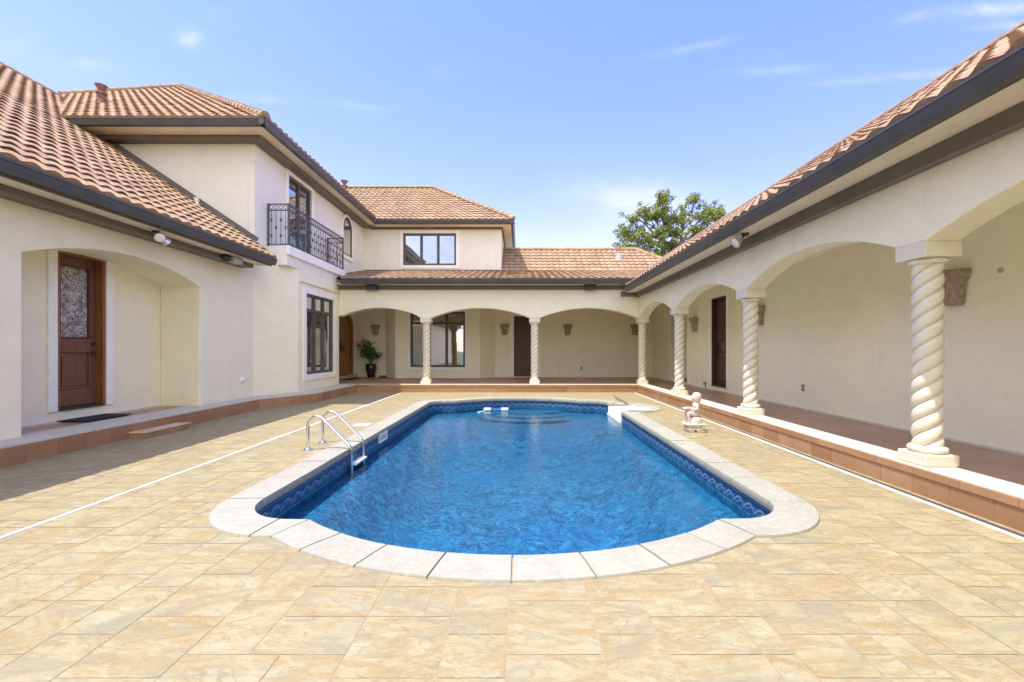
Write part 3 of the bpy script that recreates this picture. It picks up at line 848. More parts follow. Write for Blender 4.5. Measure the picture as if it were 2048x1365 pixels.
# ------------------------------------------------------------------ columns
colm = MB(); R = .109; H0, H1 = .155, 1.815; nz = 190; ns = 54; PITCH = .393
vs = []
for i in range(nz+1):
    z = H0+(H1-H0)*i/nz
    for k in range(ns):
        a = 2*PI*k/ns; ph = 1.5*(a-2*PI*z/PITCH)
        rr_ = R*(.67+.37*math.sqrt(max(0,1-(1-abs(math.cos(ph))**1.0)**1.6)))
        vs.append((rr_*math.cos(a), rr_*math.sin(a), z))
fs = [(i*ns+k, i*ns+(k+1)%ns, (i+1)*ns+(k+1)%ns, (i+1)*ns+k) for i in range(nz) for k in range(ns)]
colm.add(vs, fs, .5)
def ring_prof(z0, z1, r): return [(0,z0)]+[(r-.028+.028*math.sin(PI*t/8), z0+(z1-z0)*(.5-.5*math.cos(PI*t/8))) for t in range(9)]+[(0,z1)]
OFF[None] = Vector((0,0,0))
column = colm.build('column', CAST, None, smooth=True, angle=70)
column.parent = house; column.location = (colx[0], AY+.15-10, PZ); OFF[column] = Vector((0,0,0))
b = MB(); b.box(-.150,.150,-.150,.150,0,.105); b.build('base', CAST, column, bevel=.012)
MB().lathe(ring_prof(.105,.165,.146),(0,0,0),32).build('torus', CAST, column, smooth=True)
MB().lathe(ring_prof(1.79,1.838,.142),(0,0,0),32).build('neck_ring', CAST, column, smooth=True)
b = MB(); b.box(-.160,.160,-.160,.160,1.838,1.976); b.build('capital', CAST, column, bevel=.008)
for x, y in [(colx[1],AY+.15),(3.68,13.55)]+[(3.68,yy) for yy in coly[1:]]:
    c = copy_tree(column, house); c.location = (x, y-10, PZ); c.rotation_euler.z = 0

# ------------------------------------------------------------------ windows and doors
def trim_frame(mb, fr, a0,a1,b0,b1,w,c0,c1,bottom=True):
    mb.fbox(fr, a0-w, a1+w, b1, b1+w, c0, c1)
    mb.fbox(fr, a0-w, a0, b0-(w if bottom else 0), b1, c0, c1); mb.fbox(fr, a1, a1+w, b0-(w if bottom else 0), b1, c0, c1)
    if bottom: mb.fbox(fr, a0, a1, b0-w, b0, c0, c1)
def window(fr, a0,a1,b0,b1, cols, trans=None, rec=.05, tw=.12, pane=PANE, fw=.04, sash=.024, topw=None):
    f = MB(); c0, c1 = -rec-.03, -rec+.03
    f.fbox(fr,a0,a1,b0,b0+fw,c0,c1); f.fbox(fr,a0,a1,b1-fw,b1,c0,c1); f.fbox(fr,a0,a0+fw,b0+fw,b1-fw,c0,c1); f.fbox(fr,a1-fw,a1,b0+fw,b1-fw,c0,c1)
    W_ = (a1-a0-2*fw); cw = W_/cols; rows = [(b0+fw,b1-fw)] if trans is None else [(b0+fw,trans-fw*.4),(trans+fw*.4,b1-fw)]
    for i in range(1, cols): f.fbox(fr,a0+fw+i*cw-fw*.45,a0+fw+i*cw+fw*.45,b0+fw,b1-fw,c0,c1)
    if trans: f.fbox(fr,a0+fw,a1-fw,trans-fw*.4,trans+fw*.4,c0+.002,c1+.002)
    o = f.build('window', BRONZE, house, bevel=.004)
    t = MB(); trim_frame(t, fr, a0,a1,b0,b1,tw,.0,.028); t.build('trim', TRIM, o, bevel=.006)
    for (r0,r1) in rows:
        for i in range(cols):
            p0 = a0+fw+i*cw+(fw*.45 if i else 0); p1 = a0+fw+(i+1)*cw-(fw*.45 if i < cols-1 else 0)
            s_ = MB(); s_.fbox(fr,p0,p1,r0,r0+sash,c0-.008,c1-.012); s_.fbox(fr,p0,p1,r1-sash,r1,c0-.008,c1-.012)
            s_.fbox(fr,p0,p0+sash,r0+sash,r1-sash,c0-.008,c1-.012); s_.fbox(fr,p1-sash,p1,r0+sash,r1-sash,c0-.008,c1-.012)
            s_.build('sash', BRONZE, o)
            g = MB(); e = random.uniform(-.0015,.0015)
            g.add([fr(p0+sash*.6,r0+sash*.6,-rec-.02+e),fr(p1-sash*.6,r0+sash*.6,-rec-.02-e),fr(p1-sash*.6,r1-sash*.6,-rec-.02),fr(p0+sash*.6,r1-sash*.6,-rec-.02)], [(0,1,2,3)], .5)
            g.build('pane', pane, o, recalc=False)
    return o
fL = frame((BAL,0,0),(0,1,0),(1,0,0))
window(fL, 11.34,13.03,.62,2.68, 3, 2.265, rec=.05, tw=.15)
fU = frame((LW,0,0),(0,1,0),(1,0,0))
window(fU, 11.39,12.65,3.70,5.70, 2, None, rec=.05, tw=.13, pane=PANE_SKY)
fBk = frame((0,BY,0),(1,0,0),(0,-1,0))
window(fBk, -4.375,-2.39,4.41,5.608, 3, None, rec=.03, tw=.125, pane=PANE_SKY, fw=.05)
fP = frame((0,16.3,0),(1,0,0),(0,-1,0))
window(fP, -3.97,-1.99,.62,2.63, 3, 2.22, rec=.05, tw=.125, fw=.048)
# arched window of the upper storey
def arch_poly(a0,a1,b0,bs,bt,n=20):
    am=(a0+a1)/2; w=(a1-a0)/2; return [(a0,b0),(a1,b0)]+[(am+w*math.cos(PI*i/n), bs+(bt-bs)*math.sin(PI*i/n)) for i in range(n+1)]
def arch_ring(mb, fr, outp, inp, c0, c1):
    n = len(outp)
    vs = [fr(a,b,c) for c in (c0,c1) for (a,b) in outp+inp]
    m = 2*n; fs = []
    for i in range(n):
        j = (i+1)%n
        fs += [(i,j,n+j,n+i), (m+i,m+n+i,m+n+j,m+j), (i,m+i,m+j,j), (n+i,n+j,m+n+j,m+n+i)]
    mb.add(vs, fs, .5)
f = MB(); arch_ring(f, fU, arch_poly(14.86,15.63,4.43,5.34,5.73), arch_poly(14.91,15.58,4.48,5.34,5.68), .004, .03)
aw = f.build('window', BRONZE, house)
t = MB(); arch_ring(t, fU, arch_poly(14.73,15.76,4.30,5.34,5.82), arch_poly(14.86,15.63,4.43,5.34,5.73), .002, .045); t.build('trim', TRIM, aw)
g = MB(); g.add([fU(a,b,.012) for a,b in arch_poly(14.91,15.58,4.48,5.34,5.68)], [tuple(range(23))], .5); g.build('pane', PANE, aw, recalc=False)

def handle(fr, a, b, c, parent, sgn=-1):
    h = MB(); p = fr(a,b,c); q = fr(a,b,c+.05); e = fr(a+sgn*.10,b,c+.05)
    h.tube([p,q,e], .009, 8); h.tube([fr(a,b,c-.001), fr(a,b,c+.012)], .03, 14)
    h.build('handle', OLD_BRASS, parent, smooth=True)
    d = MB(); d.tube([fr(a,b+.14,c-.001), fr(a,b+.14,c+.022)], .027, 14); d.build('deadbolt', OLD_BRASS, parent, smooth=True)
# reddish half-glazed door in the left recess
fD = frame((-6.60,0,0),(0,1,0),(1,0,0))
d = MB(); c0, c1 = -.145, -.10; a0, a1, z0, z1 = 6.45, 7.107, .41, 2.64; ga0, ga1, gz0, gz1 = 6.54, 7.0, 1.42, 2.50
d.fbox(fD,a0,ga0,z0,z1,c0,c1); d.fbox(fD,ga1,a1,z0,z1,c0,c1); d.fbox(fD,ga0,ga1,gz1,z1,c0,c1)
d.fbox(fD,ga0,ga1,1.21,gz0,c0,c1); d.fbox(fD,ga0,ga1,z0,.66,c0,c1)
d.fbox(fD,ga0,ga1,.66,1.21,c0,c1-.022); d.fbox(fD,ga0+.05,ga1-.05,.71,1.16,c1-.022,c1-.008)
door = d.build('door', DOOR_RED, house, bevel=.006, label='reddish wooden door with leaded glass in its upper half')
g = MB(); g.fbox(fD,ga0+.001,ga1-.001,gz0+.001,gz1-.001,c0+.01,c1-.02); g.build('glass', LEADED, door)
gb_ = MB(); trim_frame(gb_, fD, ga0+.018,ga1-.018,gz0+.018,gz1-.018,.018,c1-.019,c1+.008); gb_.build('glass_bead', DOOR_DARK, door)
jf = MB(); jf.fbox(fD,6.402,6.45,.372,2.688,-.17,.012); jf.fbox(fD,7.107,7.155,.372,2.688,-.17,.012); jf.fbox(fD,6.45,7.107,2.64,2.688,-.17,.012)
jf.build('frame', wood('door_frame_wood', (.17,.065,.025),(.33,.14,.055)), door, bevel=.004)
MB().fbox(fD,6.45,7.107,.372,.409,-.17,.03).build('threshold', BLACK, door)
handle(fD, 7.055, 1.20, c1, door)
t = MB(); trim_frame(t, fD, 6.40,7.157,.37,2.69,.125,.002,.03,False); t.build('trim', TRIM, door, bevel=.005)
# maroon door on the back porch
fB = frame((0,BY,0),(1,0,0),(0,-1,0))
d = MB(); a0,a1,z0,z1 = -.20,.646,.242,2.48; c0,c1=-.10,-.055
d.fbox(fB,a0,a1,z0,z1,c0,c1)
door = d.build('door', DOOR_MAROON, house, bevel=.004, label='dark maroon panelled door on the back porch')
ap = MB()
for (b0,bs,bt) in ((1.28,2.20,2.33),(.45,1.05,1.06)):
    o_ = arch_poly(a0+.12,a1-.12,b0,bs,bt); i_ = arch_poly(a0+.15,a1-.15,b0+.03,bs,bt-.03); arch_ring(ap, fB, o_, i_, c1-.001, c1+.014)
ap.build('moulding', DOOR_DARK, door)
jf = MB(); jf.fbox(fB,-.227,-.2,.24,2.509,-.1,.008); jf.fbox(fB,.646,.673,.24,2.509,-.1,.008); jf.fbox(fB,-.2,.646,2.48,2.509,-.1,.008); jf.build('frame', DOOR_MAROON, door)
t = MB(); trim_frame(t, fB, -.228,.674,.24,2.51,.125,.002,.03,False); t.build('trim', TRIM, door, bevel=.005)
handle(fB, .58, 1.2, c1, door)
# carved dark door of the right wing
fR = frame((RW,0,0),(0,1,0),(-1,0,0))
d = MB(); a0,a1,z0,z1 = 10.78,11.57,.37,2.53; c0,c1=-.16,-.115
d.fbox(fR,a0,a1,z0,z1,c0,c1); door = d.build('door', DOOR_DARK, house, bevel=.004, label='carved dark brown door on the right porch')
ap = MB(); am=(a0+a1)/2
arch_ring(ap, fR, arch_poly(a0+.10,a1-.10,.50,1.05,1.15), arch_poly(a0+.14,a1-.14,.54,1.05,1.11), c1-.001, c1+.018)
arch_ring(ap, fR, arch_poly(a0+.10,a1-.10,1.55,2.20,2.40), arch_poly(a0+.14,a1-.14,1.59,2.20,2.36), c1-.001, c1+.018)
for k in range(3): ap.fbox(fR, a0+.24+k*.14, a0+.29+k*.14, 1.65, 2.2, c1-.001, c1+.012)
for k in range(3): ap.fbox(fR, a0+.24+k*.14, a0+.29+k*.14, .58, 1.0, c1-.001, c1+.012)
ap.add([fR(am+.13*math.cos(2*PI*i/20), 1.34+.13*math.sin(2*PI*i/20), c1+.016) for i in range(20)], [tuple(range(20))], .5)
ap.build('carving', wood('door_carved', (.10,.05,.035),(.19,.10,.07)), door)
jf = MB(); jf.fbox(fR,10.752,10.78,.332,2.558,-.16,.008); jf.fbox(fR,11.57,11.598,.332,2.558,-.16,.008); jf.fbox(fR,10.78,11.57,2.53,2.558,-.16,.008); jf.fbox(fR,10.78,11.57,.332,.369,-.16,.03); jf.build('frame', DOOR_DARK, door)
t = MB(); trim_frame(t, fR, 10.75,11.6,.33,2.56,.125,.002,.03,False); t.build('trim', TRIM, door, bevel=.005)
handle(fR, 11.5, 1.25, c1, door)
# dark glazed door beyond it
d = MB(); c0,c1=-.14,-.09
for (a,b) in ((13.32,14.0),(14.0,14.68)):
    d.fbox(fR,a,a+.08,.26,2.6,c0,c1); d.fbox(fR,b-.08,b,.26,2.6,c0,c1); d.fbox(fR,a+.08,b-.08,.26,.40,c0,c1); d.fbox(fR,a+.08,b-.08,2.5,2.6,c0,c1)
door = d.build('door', BRONZE, house, label='dark glazed double door at the far end of the right porch')
for (a,b) in ((13.40,13.92),(14.08,14.60)):
    MB().add([fR(a,.40,-.115),fR(b,.40,-.115),fR(b,2.5,-.115),fR(a,2.5,-.115)],[(0,1,2,3)],.5).build('pane', PANE, door, recalc=False)
t = MB(); trim_frame(t, fR, 13.3,14.7,.24,2.62,.14,.002,.03,False); t.build('trim', TRIM, door, bevel=.005)
# arched oak entrance door
fE = frame((-6.4,0,0),(0,1,0),(1,0,0))
def ell(a0,a1,b0,bs,bt,n=24): return arch_poly(a0,a1,b0,bs,bt,n)
f = MB(); arch_ring(f, fE, ell(15.0,17.12,.33,2.05,2.74), ell(15.12,17.0,.36,2.05,2.62), .0, .06)
door = f.build('door', DOOR_OAK, house, label='golden oak entrance door under a broad wooden arch')
s_ = MB(); s_.ext([fE(a,b,.004) for a,b in ell(15.125,16.995,.36,2.05,2.615)], (.018,0,0)); s_.build('surround', wood('door_surround_oak', (.15,.055,.018), (.27,.11,.04)), door)
s_ = MB(); arch_ring(s_, fE, ell(15.42,16.72,.36,1.85,2.42), ell(15.50,16.64,.37,1.85,2.34), .020, .075); s_.build('frame', DOOR_OAK, door, bevel=.01)
s_ = MB(); s_.ext([fE(a,b,.023) for a,b in ell(15.505,16.635,.375,1.85,2.335)], (.02,0,0))
for (b0,b1) in ((.48,.78),(.86,1.08)): s_.fbox(fE,15.72,16.42,b0,b1,.043,.06)
s_.build('leaf', DOOR_OAK, door, bevel=.008)
s_ = MB(); s_.ext([fE(a,b,.040) for a,b in ell(15.84,16.34,1.20,1.95,2.18)], (.008,0,0)); s_.build('glass', glass_mat('door_glass', (.02,.022,.022), .04), door)
s_ = MB(); arch_ring(s_, fE, ell(15.80,16.38,1.16,1.95,2.22), ell(15.84,16.34,1.20,1.95,2.18), .042, .058); s_.build('glass_bead', DOOR_OAK, door)
t = MB(); arch_ring(t, fE, ell(14.9,17.19,.30,2.05,2.82), ell(15.0,17.12,.33,2.05,2.74), .0, .025); t.build('trim', TRIM, door)
MB().box(-6.398,-6.18,14.95,17.18,.225,.325).build('threshold', EDGE, door, bevel=.01)

# ------------------------------------------------------------------ balcony
bx = MB(); bx.box(LW+.002, BAL+.003, 10.43, 13.70, 3.22, 3.655)
bal = bx.build('balcony', STUCCO_PALE, house, bevel=.01)
MB().box(BAL+.004, -5.335, 10.40, 13.78, 3.46, 3.668).build('trim', TRIM, bal, bevel=.006)
rl = MB(); zb0, zt0, zt1 = 3.70, 4.49, 4.63
def rail_run(p, q):
    p = Vector(p); q = Vector(q)
    for z in (zb0, zt0, zt1): rl.bar((p.x,p.y,z),(q.x,q.y,z),.034,.022)
xo, ya, yz = -5.375, 10.45, 13.66
rail_run((LW+.03,ya,0),(xo,ya,0)); rail_run((xo,ya,0),(xo,yz,0)); rail_run((LW+.03,yz,0),(xo,yz,0))
for (x,y) in ((LW+.03,ya),(xo,ya),(xo,yz),(LW+.03,yz)): rl.bar((x,y,3.66),(x,y,4.645),.034)
def balls(x,y,i,along):
    rg_ = [(x+(.042*math.cos(a) if along=='x' else 0), y+(.042*math.cos(a) if along=='y' else 0), (zt0+zt1)/2+.045*math.sin(a)) for a in [2*PI*k/12 for k in range(12)]]
    rl.tube(rg_, .006, 6, closed=True)
railing = None
nb = 30; pos = [(xo, ya+(yz-ya)*(i+.5)/nb, i, 'y') for i in range(nb)]+[(LW+.03+(xo-LW-.03)*(i+.6)/4.2, ya, i, 'x') for i in range(4)]+[(LW+.03+(xo-LW-.03)*(i+.6)/4.2, yz, i+1, 'x') for i in range(4)]
for q in pos: balls(*q)
railing = rl.build('balcony_railing', IRON, house)
for (x,y,i,ax) in pos:
    b = MB(); b.tube([(x,y,zb0),(x,y,zt0)], .0075, 6)
    for zk in ((4.27,3.90) if i % 2 == 0 else (4.09,)):
        b.lathe([(.006,zk-.05),(.018,zk-.03),(.027,zk),(.018,zk+.03),(.006,zk+.05)], (x,y,0), 8)
    b.build('baluster', IRON, railing, smooth=True)

# ------------------------------------------------------------------ small fixtures on the house
def sconce_mesh(w=.17, h=.40):
    t = MB(); top = [(0,.10),(0,.075)]
    prof = [(.088,-h/2),(.10,-h/2+.02),(.112,-.05),(.135,.07),(.145,.085)]
    seg = 8
    t.lathe(prof, (0,0,0), seg, 0, PI)
    cap = MB(); cap.lathe([(.140,.085),(.158,.09),(.160,.12),(.168,.13),(.176,.185),(.166,.195),(.13,.18),(.1,.02)], (0,0,0), seg, 0, PI)
    return t, cap
SG = 'wall sconces along the porches'
def sconce(loc, rot, label):
    r = thing('wall_sconce', loc, label, 'sconce', SG)
    r.rotation_euler.z = rot
    global sconce0
    if sconce0 is None:
        a, b = sconce_mesh(); OFF[r] = Vector((0,0,0))
        a.lathe([(0,-.2),(.088,-.2)], (0,0,0), 8, 0, PI)
        a.build('bowl', SCONCE, r); b.build('frieze_band', SCONCE, r)
        k = MB()
        for i in range(9):
            an = PI*(i+.5)/9; k.lathe([(0,-.012),(.011,0),(0,.012)], (.170*math.cos(an), .170*math.sin(an), .155), 6)
        k.build('beading', SCONCE, r); sconce0 = r
    else:
        for ch in [c for c in bpy.data.objects if c.parent == sconce0]:
            c = ch.copy(); COL.objects.link(c); c.parent = r
    return r
sconce0 = None
sconce((-5.52,17.19,2.0), PI, 'brown plaster wall sconce above the potted plant')
sconce((-.58,16.84,2.0), PI, 'brown plaster wall sconce just left of the maroon porch door')
sconce((1.78,16.84,2.0), PI, 'brown plaster wall sconce alone on the blank back porch wall, under the right-hand arch')
sconce((4.30,16.84,2.0), PI, 'brown plaster wall sconce half hidden behind the corner twisted column')
sconce((RW-.01,12.66,1.95), PI/2, 'brown plaster wall sconce beside the carved door, between two twisted columns')
sconce((RW-.01,9.24,1.95), PI/2, 'brown plaster wall sconce partly hidden by the second nearest twisted column')
sconce((RW-.01,5.10,1.95), PI/2, 'brown plaster wall sconce showing largest, behind the nearest twisted column')

def outlet(P, u, n, label):
    fr = frame(P, u, n); o = MB().fbox(fr,-.04,.04,-.062,.062,.0,.012).build('wall_outlet', plain('outlet_grey', (.42,.42,.40), .5), bevel=.004)
    s_ = MB(); s_.fbox(fr,-.018,.018,.012,.042,.0125,.016); s_.fbox(fr,-.018,.018,-.042,-.012,.0125,.016); s_.build('socket', BLACK, o)
    tag(o, label, 'outlet', 'outlets low on the porch walls')
outlet((2.30,BY-.001,.56),(1,0,0),(0,-1,0),'small grey power outlet low on the blank back porch wall')
outlet((RW-.001,7.86,.59),(0,1,0),(-1,0,0),'small grey power outlet low on the right porch wall')
k = MB(); k.lathe([(0,0),(.028,0),(.031,.006),(.02,.010),(0,.012)], (0,0,0), 16)
ko = k.build('wall_plate', plain('cap_tan', (.50,.41,.27), .7), smooth=True); ko.location = (RW-.001,4.63,2.07); ko.rotation_euler = (0,-PI/2,0)
tag(ko, 'small round tan cover plate high on the right porch wall', 'cover plate')
wv = MB(); wv.lathe([(.062,0),(.06,.015),(.046,.02),(.044,.05),(.03,.065),(0,.07)], (0,0,0), 18)
wo = wv.build('pipe_cap', WHITE_PLASTIC, smooth=True); wo.location = (LW+.001,9.50,.62); wo.rotation_euler = (0,PI/2,0)
tag(wo, 'round white plastic pipe cap low on the left wing wall', 'pipe cap')
hb = MB(); hb.tube([(RW-.001,11.95,.36),(RW-.07,11.95,.36),(RW-.09,11.95,.33)], .012, 8); hb.tube([(RW-.05,11.90,.40),(RW-.05,12.0,.40)], .008, 8); hb.tube([(RW-.05,11.95,.36),(RW-.05,11.95,.40)], .006, 6)
hb.tube([(RW-.012,11.98,.235),(RW-.012,11.98,.36)], .01, 8); tag(hb.build('hose_tap', OLD_BRASS, smooth=True), 'small brass hose tap low beside the carved door', 'tap')
# twin spotlights
def spot(loc, dirs, label):
    r = thing('twin_spotlight', loc, label, 'spotlight', 'twin spotlights under the eaves'); L = Vector(loc)
    MB().lathe([(0,0),(.05,0),(.05,-.03),(.03,-.04),(0,-.042)], loc, 14).build('mount', OLD_BRASS, r, smooth=True)
    for d in dirs:
        d = Vector(d).normalized(); s0 = L+Vector((0,0,-.03)); e = s0+d*.07
        a = MB(); a.tube([s0, e], .012, 8); arm = a.build('arm', OLD_BRASS, r, smooth=True)
        h = MB(); h.tube([e, e+d*.03, e+d*.08, e+d*.125], [.028,.036,.062,.068], 16); ho = h.build('lamp_head', ALU, r, smooth=True)
        l = MB(); l.tube([e+d*.1252, e+d*.132, e+d*.139], [.066,.055,.02], 16); l.build('lens', LAMPGLASS, ho, smooth=True)
spot((-5.50,6.80,3.045), [(.75,-.55,-.55),(.45,.75,-.75)], 'white twin spotlight under the left wing eave beside the arched recess')
spot((3.28,6.55,2.945), [(-.75,-.1,-.55),(-.5,.75,-.6)], 'white twin spotlight under the right wing eave')
def flood(loc, u, n, label, w=.33, h=.17):
    r = thing('floodlight', loc, label, 'floodlight', 'black box floodlights under the eaves'); fr = frame(loc, u, n)
    b = MB(); b.fbox(fr,-w/2,w/2,-h/2,h/2,.03,.13); b.build('housing', BLACK, r, bevel=.012)
    v = MB()
    for i in range(7): v.fbox(fr,-w/2+.02+i*(w-.05)/6.,-w/2+.03+i*(w-.05)/6.,h/2+.001,h/2+.03,.035,.125)
    v.build('cooling_fin', BLACK, r)
    g = MB(); g.fbox(fr,-w/2+.02,w/2-.02,-h/2+.02,h/2-.05,.131,.136); g.build('lens', BLACK, r)
    m = MB(); m.fbox(fr,-.03,.03,-.04,.04,-.02,.029); m.build('bracket', BLACK, r)
flood((-4.36,13.33,3.09),(1,0,0),(0,-1,0),'black box floodlight on the back eave, near the balcony')
flood((2.07,13.33,3.09),(1,0,0),(0,-1,0),'black box floodlight on the back eave, near the right wing corner')
# motion light on the left eave: dark round sensor and pale lamp box
r = thing('security_light', (-5.60,8.55,3.0), 'security light with dark round sensor and pale ribbed lamp on the left eave', 'light')
b = MB(); b.lathe([(0,-.075),(.05,-.07),(.078,-.03),(.08,.02),(.06,.06),(0,.075)], (-5.53,8.47,2.98), 16); b.build('sensor', BLACK, r, smooth=True)
b = MB(); b.box(-5.58,-5.44,8.57,8.84,2.92,3.035); b.build('lamp_box', plain('lamp_grey', (.45,.43,.40), .5), r, bevel=.012)
b = MB()
for i in range(7): b.box(-5.439,-5.433,8.59+i*.036,8.60+i*.036,2.93,3.025)
b.build('lens_rib', ALU, r)

# ------------------------------------------------------------------ movable things
dm = MB(); dm.box(-6.54,-6.12,6.35,7.09,.2335,.247); tag(dm.build('doormat', MAT_BLACK, bevel=.004), 'black rubber doormat in front of the reddish half-glazed door', 'doormat')
dm = MB(); dm.box(-6.15,-5.72,15.3,16.15,.2225,.236); tag(dm.build('doormat', MAT_BLACK, bevel=.004), 'dark doormat on the back porch before the oak entrance door', 'doormat')
# ladder
lad = thing('pool_ladder', (-2.645,5.82,0), 'polished steel pool ladder with two hooped handrails on the left pool edge', 'ladder')
for yy in (5.61, 6.03):
    pts = [(-2.645,yy,0),(-2.645,yy,.10),(-2.645,yy,.24)]
    for i in range(1, 13):
        a = PI-PI*.78*i/12; pts.append((-2.525+.12*math.cos(a), yy, .265+.155*math.sin(a)))
    pts += [(-2.33,yy,.265),(-2.22,yy,.15)]
    for i in range(6):
        t_ = i/5; pts.append((-2.165+.06*math.sin(t_*PI/2), yy, .10-.10*t_-.03*t_*t_))
    pts += [(-2.10,yy,-.12),(-2.10,yy,-.62)]
    h = MB(); h.tube(pts, .0205, 14); ho = h.build('handrail', CHROME, lad, smooth=True, angle=180)
    f = MB(); f.lathe([(0,.004),(.055,.004),(.055,.012),(.03,.025),(.024,.03),(0,.03)], (-2.645,yy,.0), 20); f.build('flange', CHROME, ho, smooth=True)
for z in (-.17,-.42):
    t_ = MB(); t_.box(-2.135,-2.045,5.62,6.02,z-.03,z); t_.build('tread', WHITE_PLASTIC if z > -.3 else CHROME, lad, bevel=.008)
# leaf skimmer lying on the coping
lsk = thing('leaf_skimmer', (2.40,9.4,.02), 'leaf skimmer net with metal pole lying across the coping by the white step', 'pool net')
p = MB(); p.tube([(2.45,11.72,.045),(2.40,10.0,.05),(2.36,9.75,.045)], .016, 8); p.build('pole', POLE, lsk, smooth=True)
hoop = [(2.36,9.75),(2.20,9.62),(2.13,9.30),(2.16,9.05),(2.45,9.0),(2.62,9.02),(2.66,9.22),(2.58,9.5),(2.46,9.68)]
hoop = [(x+.02,y-.02) for x,y in hoop]
p = MB(); p.tube([(x,y,.035) for x,y in hoop], .013, 8, closed=True); p.build('hoop', plain('hoop_blue', (.35,.5,.52), .5), lsk, smooth=True)
p = MB(); cx = sum(h[0] for h in hoop)/9; cy = sum(h[1] for h in hoop)/9; vs = [(x,y,.036) for x,y in hoop]+[((x+cx)/2,(y+cy)/2,.055+.02*random.random()) for x,y in hoop]+[(cx,cy,.05)]
p.add(vs, [(i,(i+1)%9,9+(i+1)%9,9+i) for i in range(9)]+[(9+i,9+(i+1)%9,18) for i in range(9)]); p.build('net', NET, lsk, smooth=True, angle=180)
# floating cleaner
cl = thing('pool_cleaner', (-.58,11.0,-.235), 'pool cleaner with two pale floats resting at the far pool steps', 'pool cleaner')
for dx in (-.30,.12):
    b = MB(); b.tube([(-.58+dx,10.98,-.215),(-.58+dx+.18,10.96,-.215)], [.055,.055], 14); b.build('float', FLOATS, cl, smooth=True, bevel=.012)
b = MB(); b.box(-.70,-.44,10.93,11.02,-.25,-.185); b.build('body', CLEANBLUE, cl, bevel=.02)
b = MB(); b.tube([(-.85,10.85,-.232),(-1.0,10.7,-.235),(-.95,10.55,-.237)], .018, 8); b.build('hose', FLOATS, cl, smooth=True)
# statue
sx, sy = 2.66, 6.90
stt = thing('garden_statue', (sx,sy,0), 'small pale stone statue of a seated child on a stacked plinth by the pool', 'statue')
def skin_fig(name, nodes, edges, m, parent, lvl=2):
    off = OFF[parent]; me = bpy.data.meshes.new(name); me.from_pydata([(a-off.x,b_-off.y,c-off.z) for a,b_,c,_ in nodes], edges, []); me.materials.append(m)
    o = bpy.data.objects.new(name, me); COL.objects.link(o); o.parent = parent; OFF[o] = off.copy()
    md = o.modifiers.new('skin','SKIN'); md.use_smooth_shade = True
    for i, nd in enumerate(nodes): me.skin_vertices[0].data[i].radius = (nd[3],nd[3]); me.skin_vertices[0].data[i].use_root = (i == 0)
    sb = o.modifiers.new('sub','SUBSURF'); sb.levels = lvl; sb.render_levels = lvl
    return o
N_ = [(sx+.035,sy,.262,.055),(sx+.045,sy,.32,.048),(sx+.035,sy,.385,.052),(sx+.03,sy,.432,.045),(sx+.03,sy,.455,.040),(sx+.02,sy,.495,.056),(sx+.03,sy,.53,.060),(sx+.035,sy,.562,.040),
      (sx+.0,sy-.045,.262,.042),(sx-.10,sy-.055,.292,.036),(sx-.085,sy-.05,.20,.027),(sx-.08,sy-.05,.145,.022),(sx-.115,sy-.052,.135,.017),
      (sx+.0,sy+.045,.262,.042),(sx-.10,sy+.055,.292,.036),(sx-.085,sy+.05,.20,.027),(sx-.08,sy+.05,.145,.022),(sx-.115,sy+.052,.135,.017),
      (sx+.03,sy-.062,.405,.028),(sx+.025,sy-.085,.345,.023),(sx-.045,sy-.055,.34,.019),(sx-.10,sy-.03,.338,.017),
      (sx+.03,sy+.062,.405,.028),(sx+.025,sy+.085,.345,.023),(sx-.045,sy+.055,.34,.019),(sx-.10,sy+.03,.338,.017)]
E_ = [(0,1),(1,2),(2,3),(3,4),(4,5),(5,6),(6,7),(0,8),(8,9),(9,10),(10,11),(11,12),(0,13),(13,14),(14,15),(15,16),(16,17),(2,18),(18,19),(19,20),(20,21),(2,22),(22,23),(23,24),(24,25)]
fig = skin_fig('figure', N_, E_, STATUE, stt)
hh = MB()
for (dx,dz,rr_) in ((-.032,.505,.012),(-.026,.492,.010)): hh.lathe([(0,-rr_),(rr_*.7,-rr_*.7),(rr_,0),(rr_*.7,rr_*.7),(0,rr_)], (sx+dx,sy,dz), 10)
for s_ in (-1,1):
    hh.lathe([(0,-.008),(.008,0),(0,.008)], (sx-.022,sy+s_*.024,.522), 8); hh.lathe([(0,-.016),(.012,0),(0,.016)], (sx+.035,sy+s_*.062,.512), 8)
hh.build('face', STATUE, fig, smooth=True)
hr = MB(); hr.lathe([(.030,-.115),(.050,-.085),(.062,-.045),(.070,-.01),(.068,.025),(.054,.052),(.03,.066),(0,.07)], (sx+.048,sy,.528), 18)
hr.build('hood', STATUE, fig, smooth=True)
bk = MB(); bk.bar((sx-.16,sy,.352),(sx-.05,sy,.362),.13,.014); bk.build('book', STATUE, stt, bevel=.003)
b = MB(); b.lathe([(.105,.125),(.108,.17),(.10,.205),(.085,.225),(0,.23)], (sx+.02,sy,0), 20); b.build('seat', STATUE, stt, smooth=True)
b = MB(); b.box(sx-.15,sx+.15,sy-.13,sy+.13,.108,.128); b.build('top_slab', PLINTH, stt, bevel=.004)
b = MB(); b.box(sx-.105,sx+.075,sy-.10,sy+.10,.062,.107); b.box(sx+.08,sx+.14,sy-.12,sy+.10,.04,.107); b.build('middle_block', PLINTH, stt, bevel=.005)
b = MB(); b.box(sx-.13,sx+.15,sy-.12,sy+.12,.036,.060); b.box(sx-.11,sx-.02,sy-.11,sy+.11,.001,.035); b.box(sx+.01,sx+.13,sy-.11,sy+.11,.001,.035); b.build('foot_block', PLINTH, stt, bevel=.004)
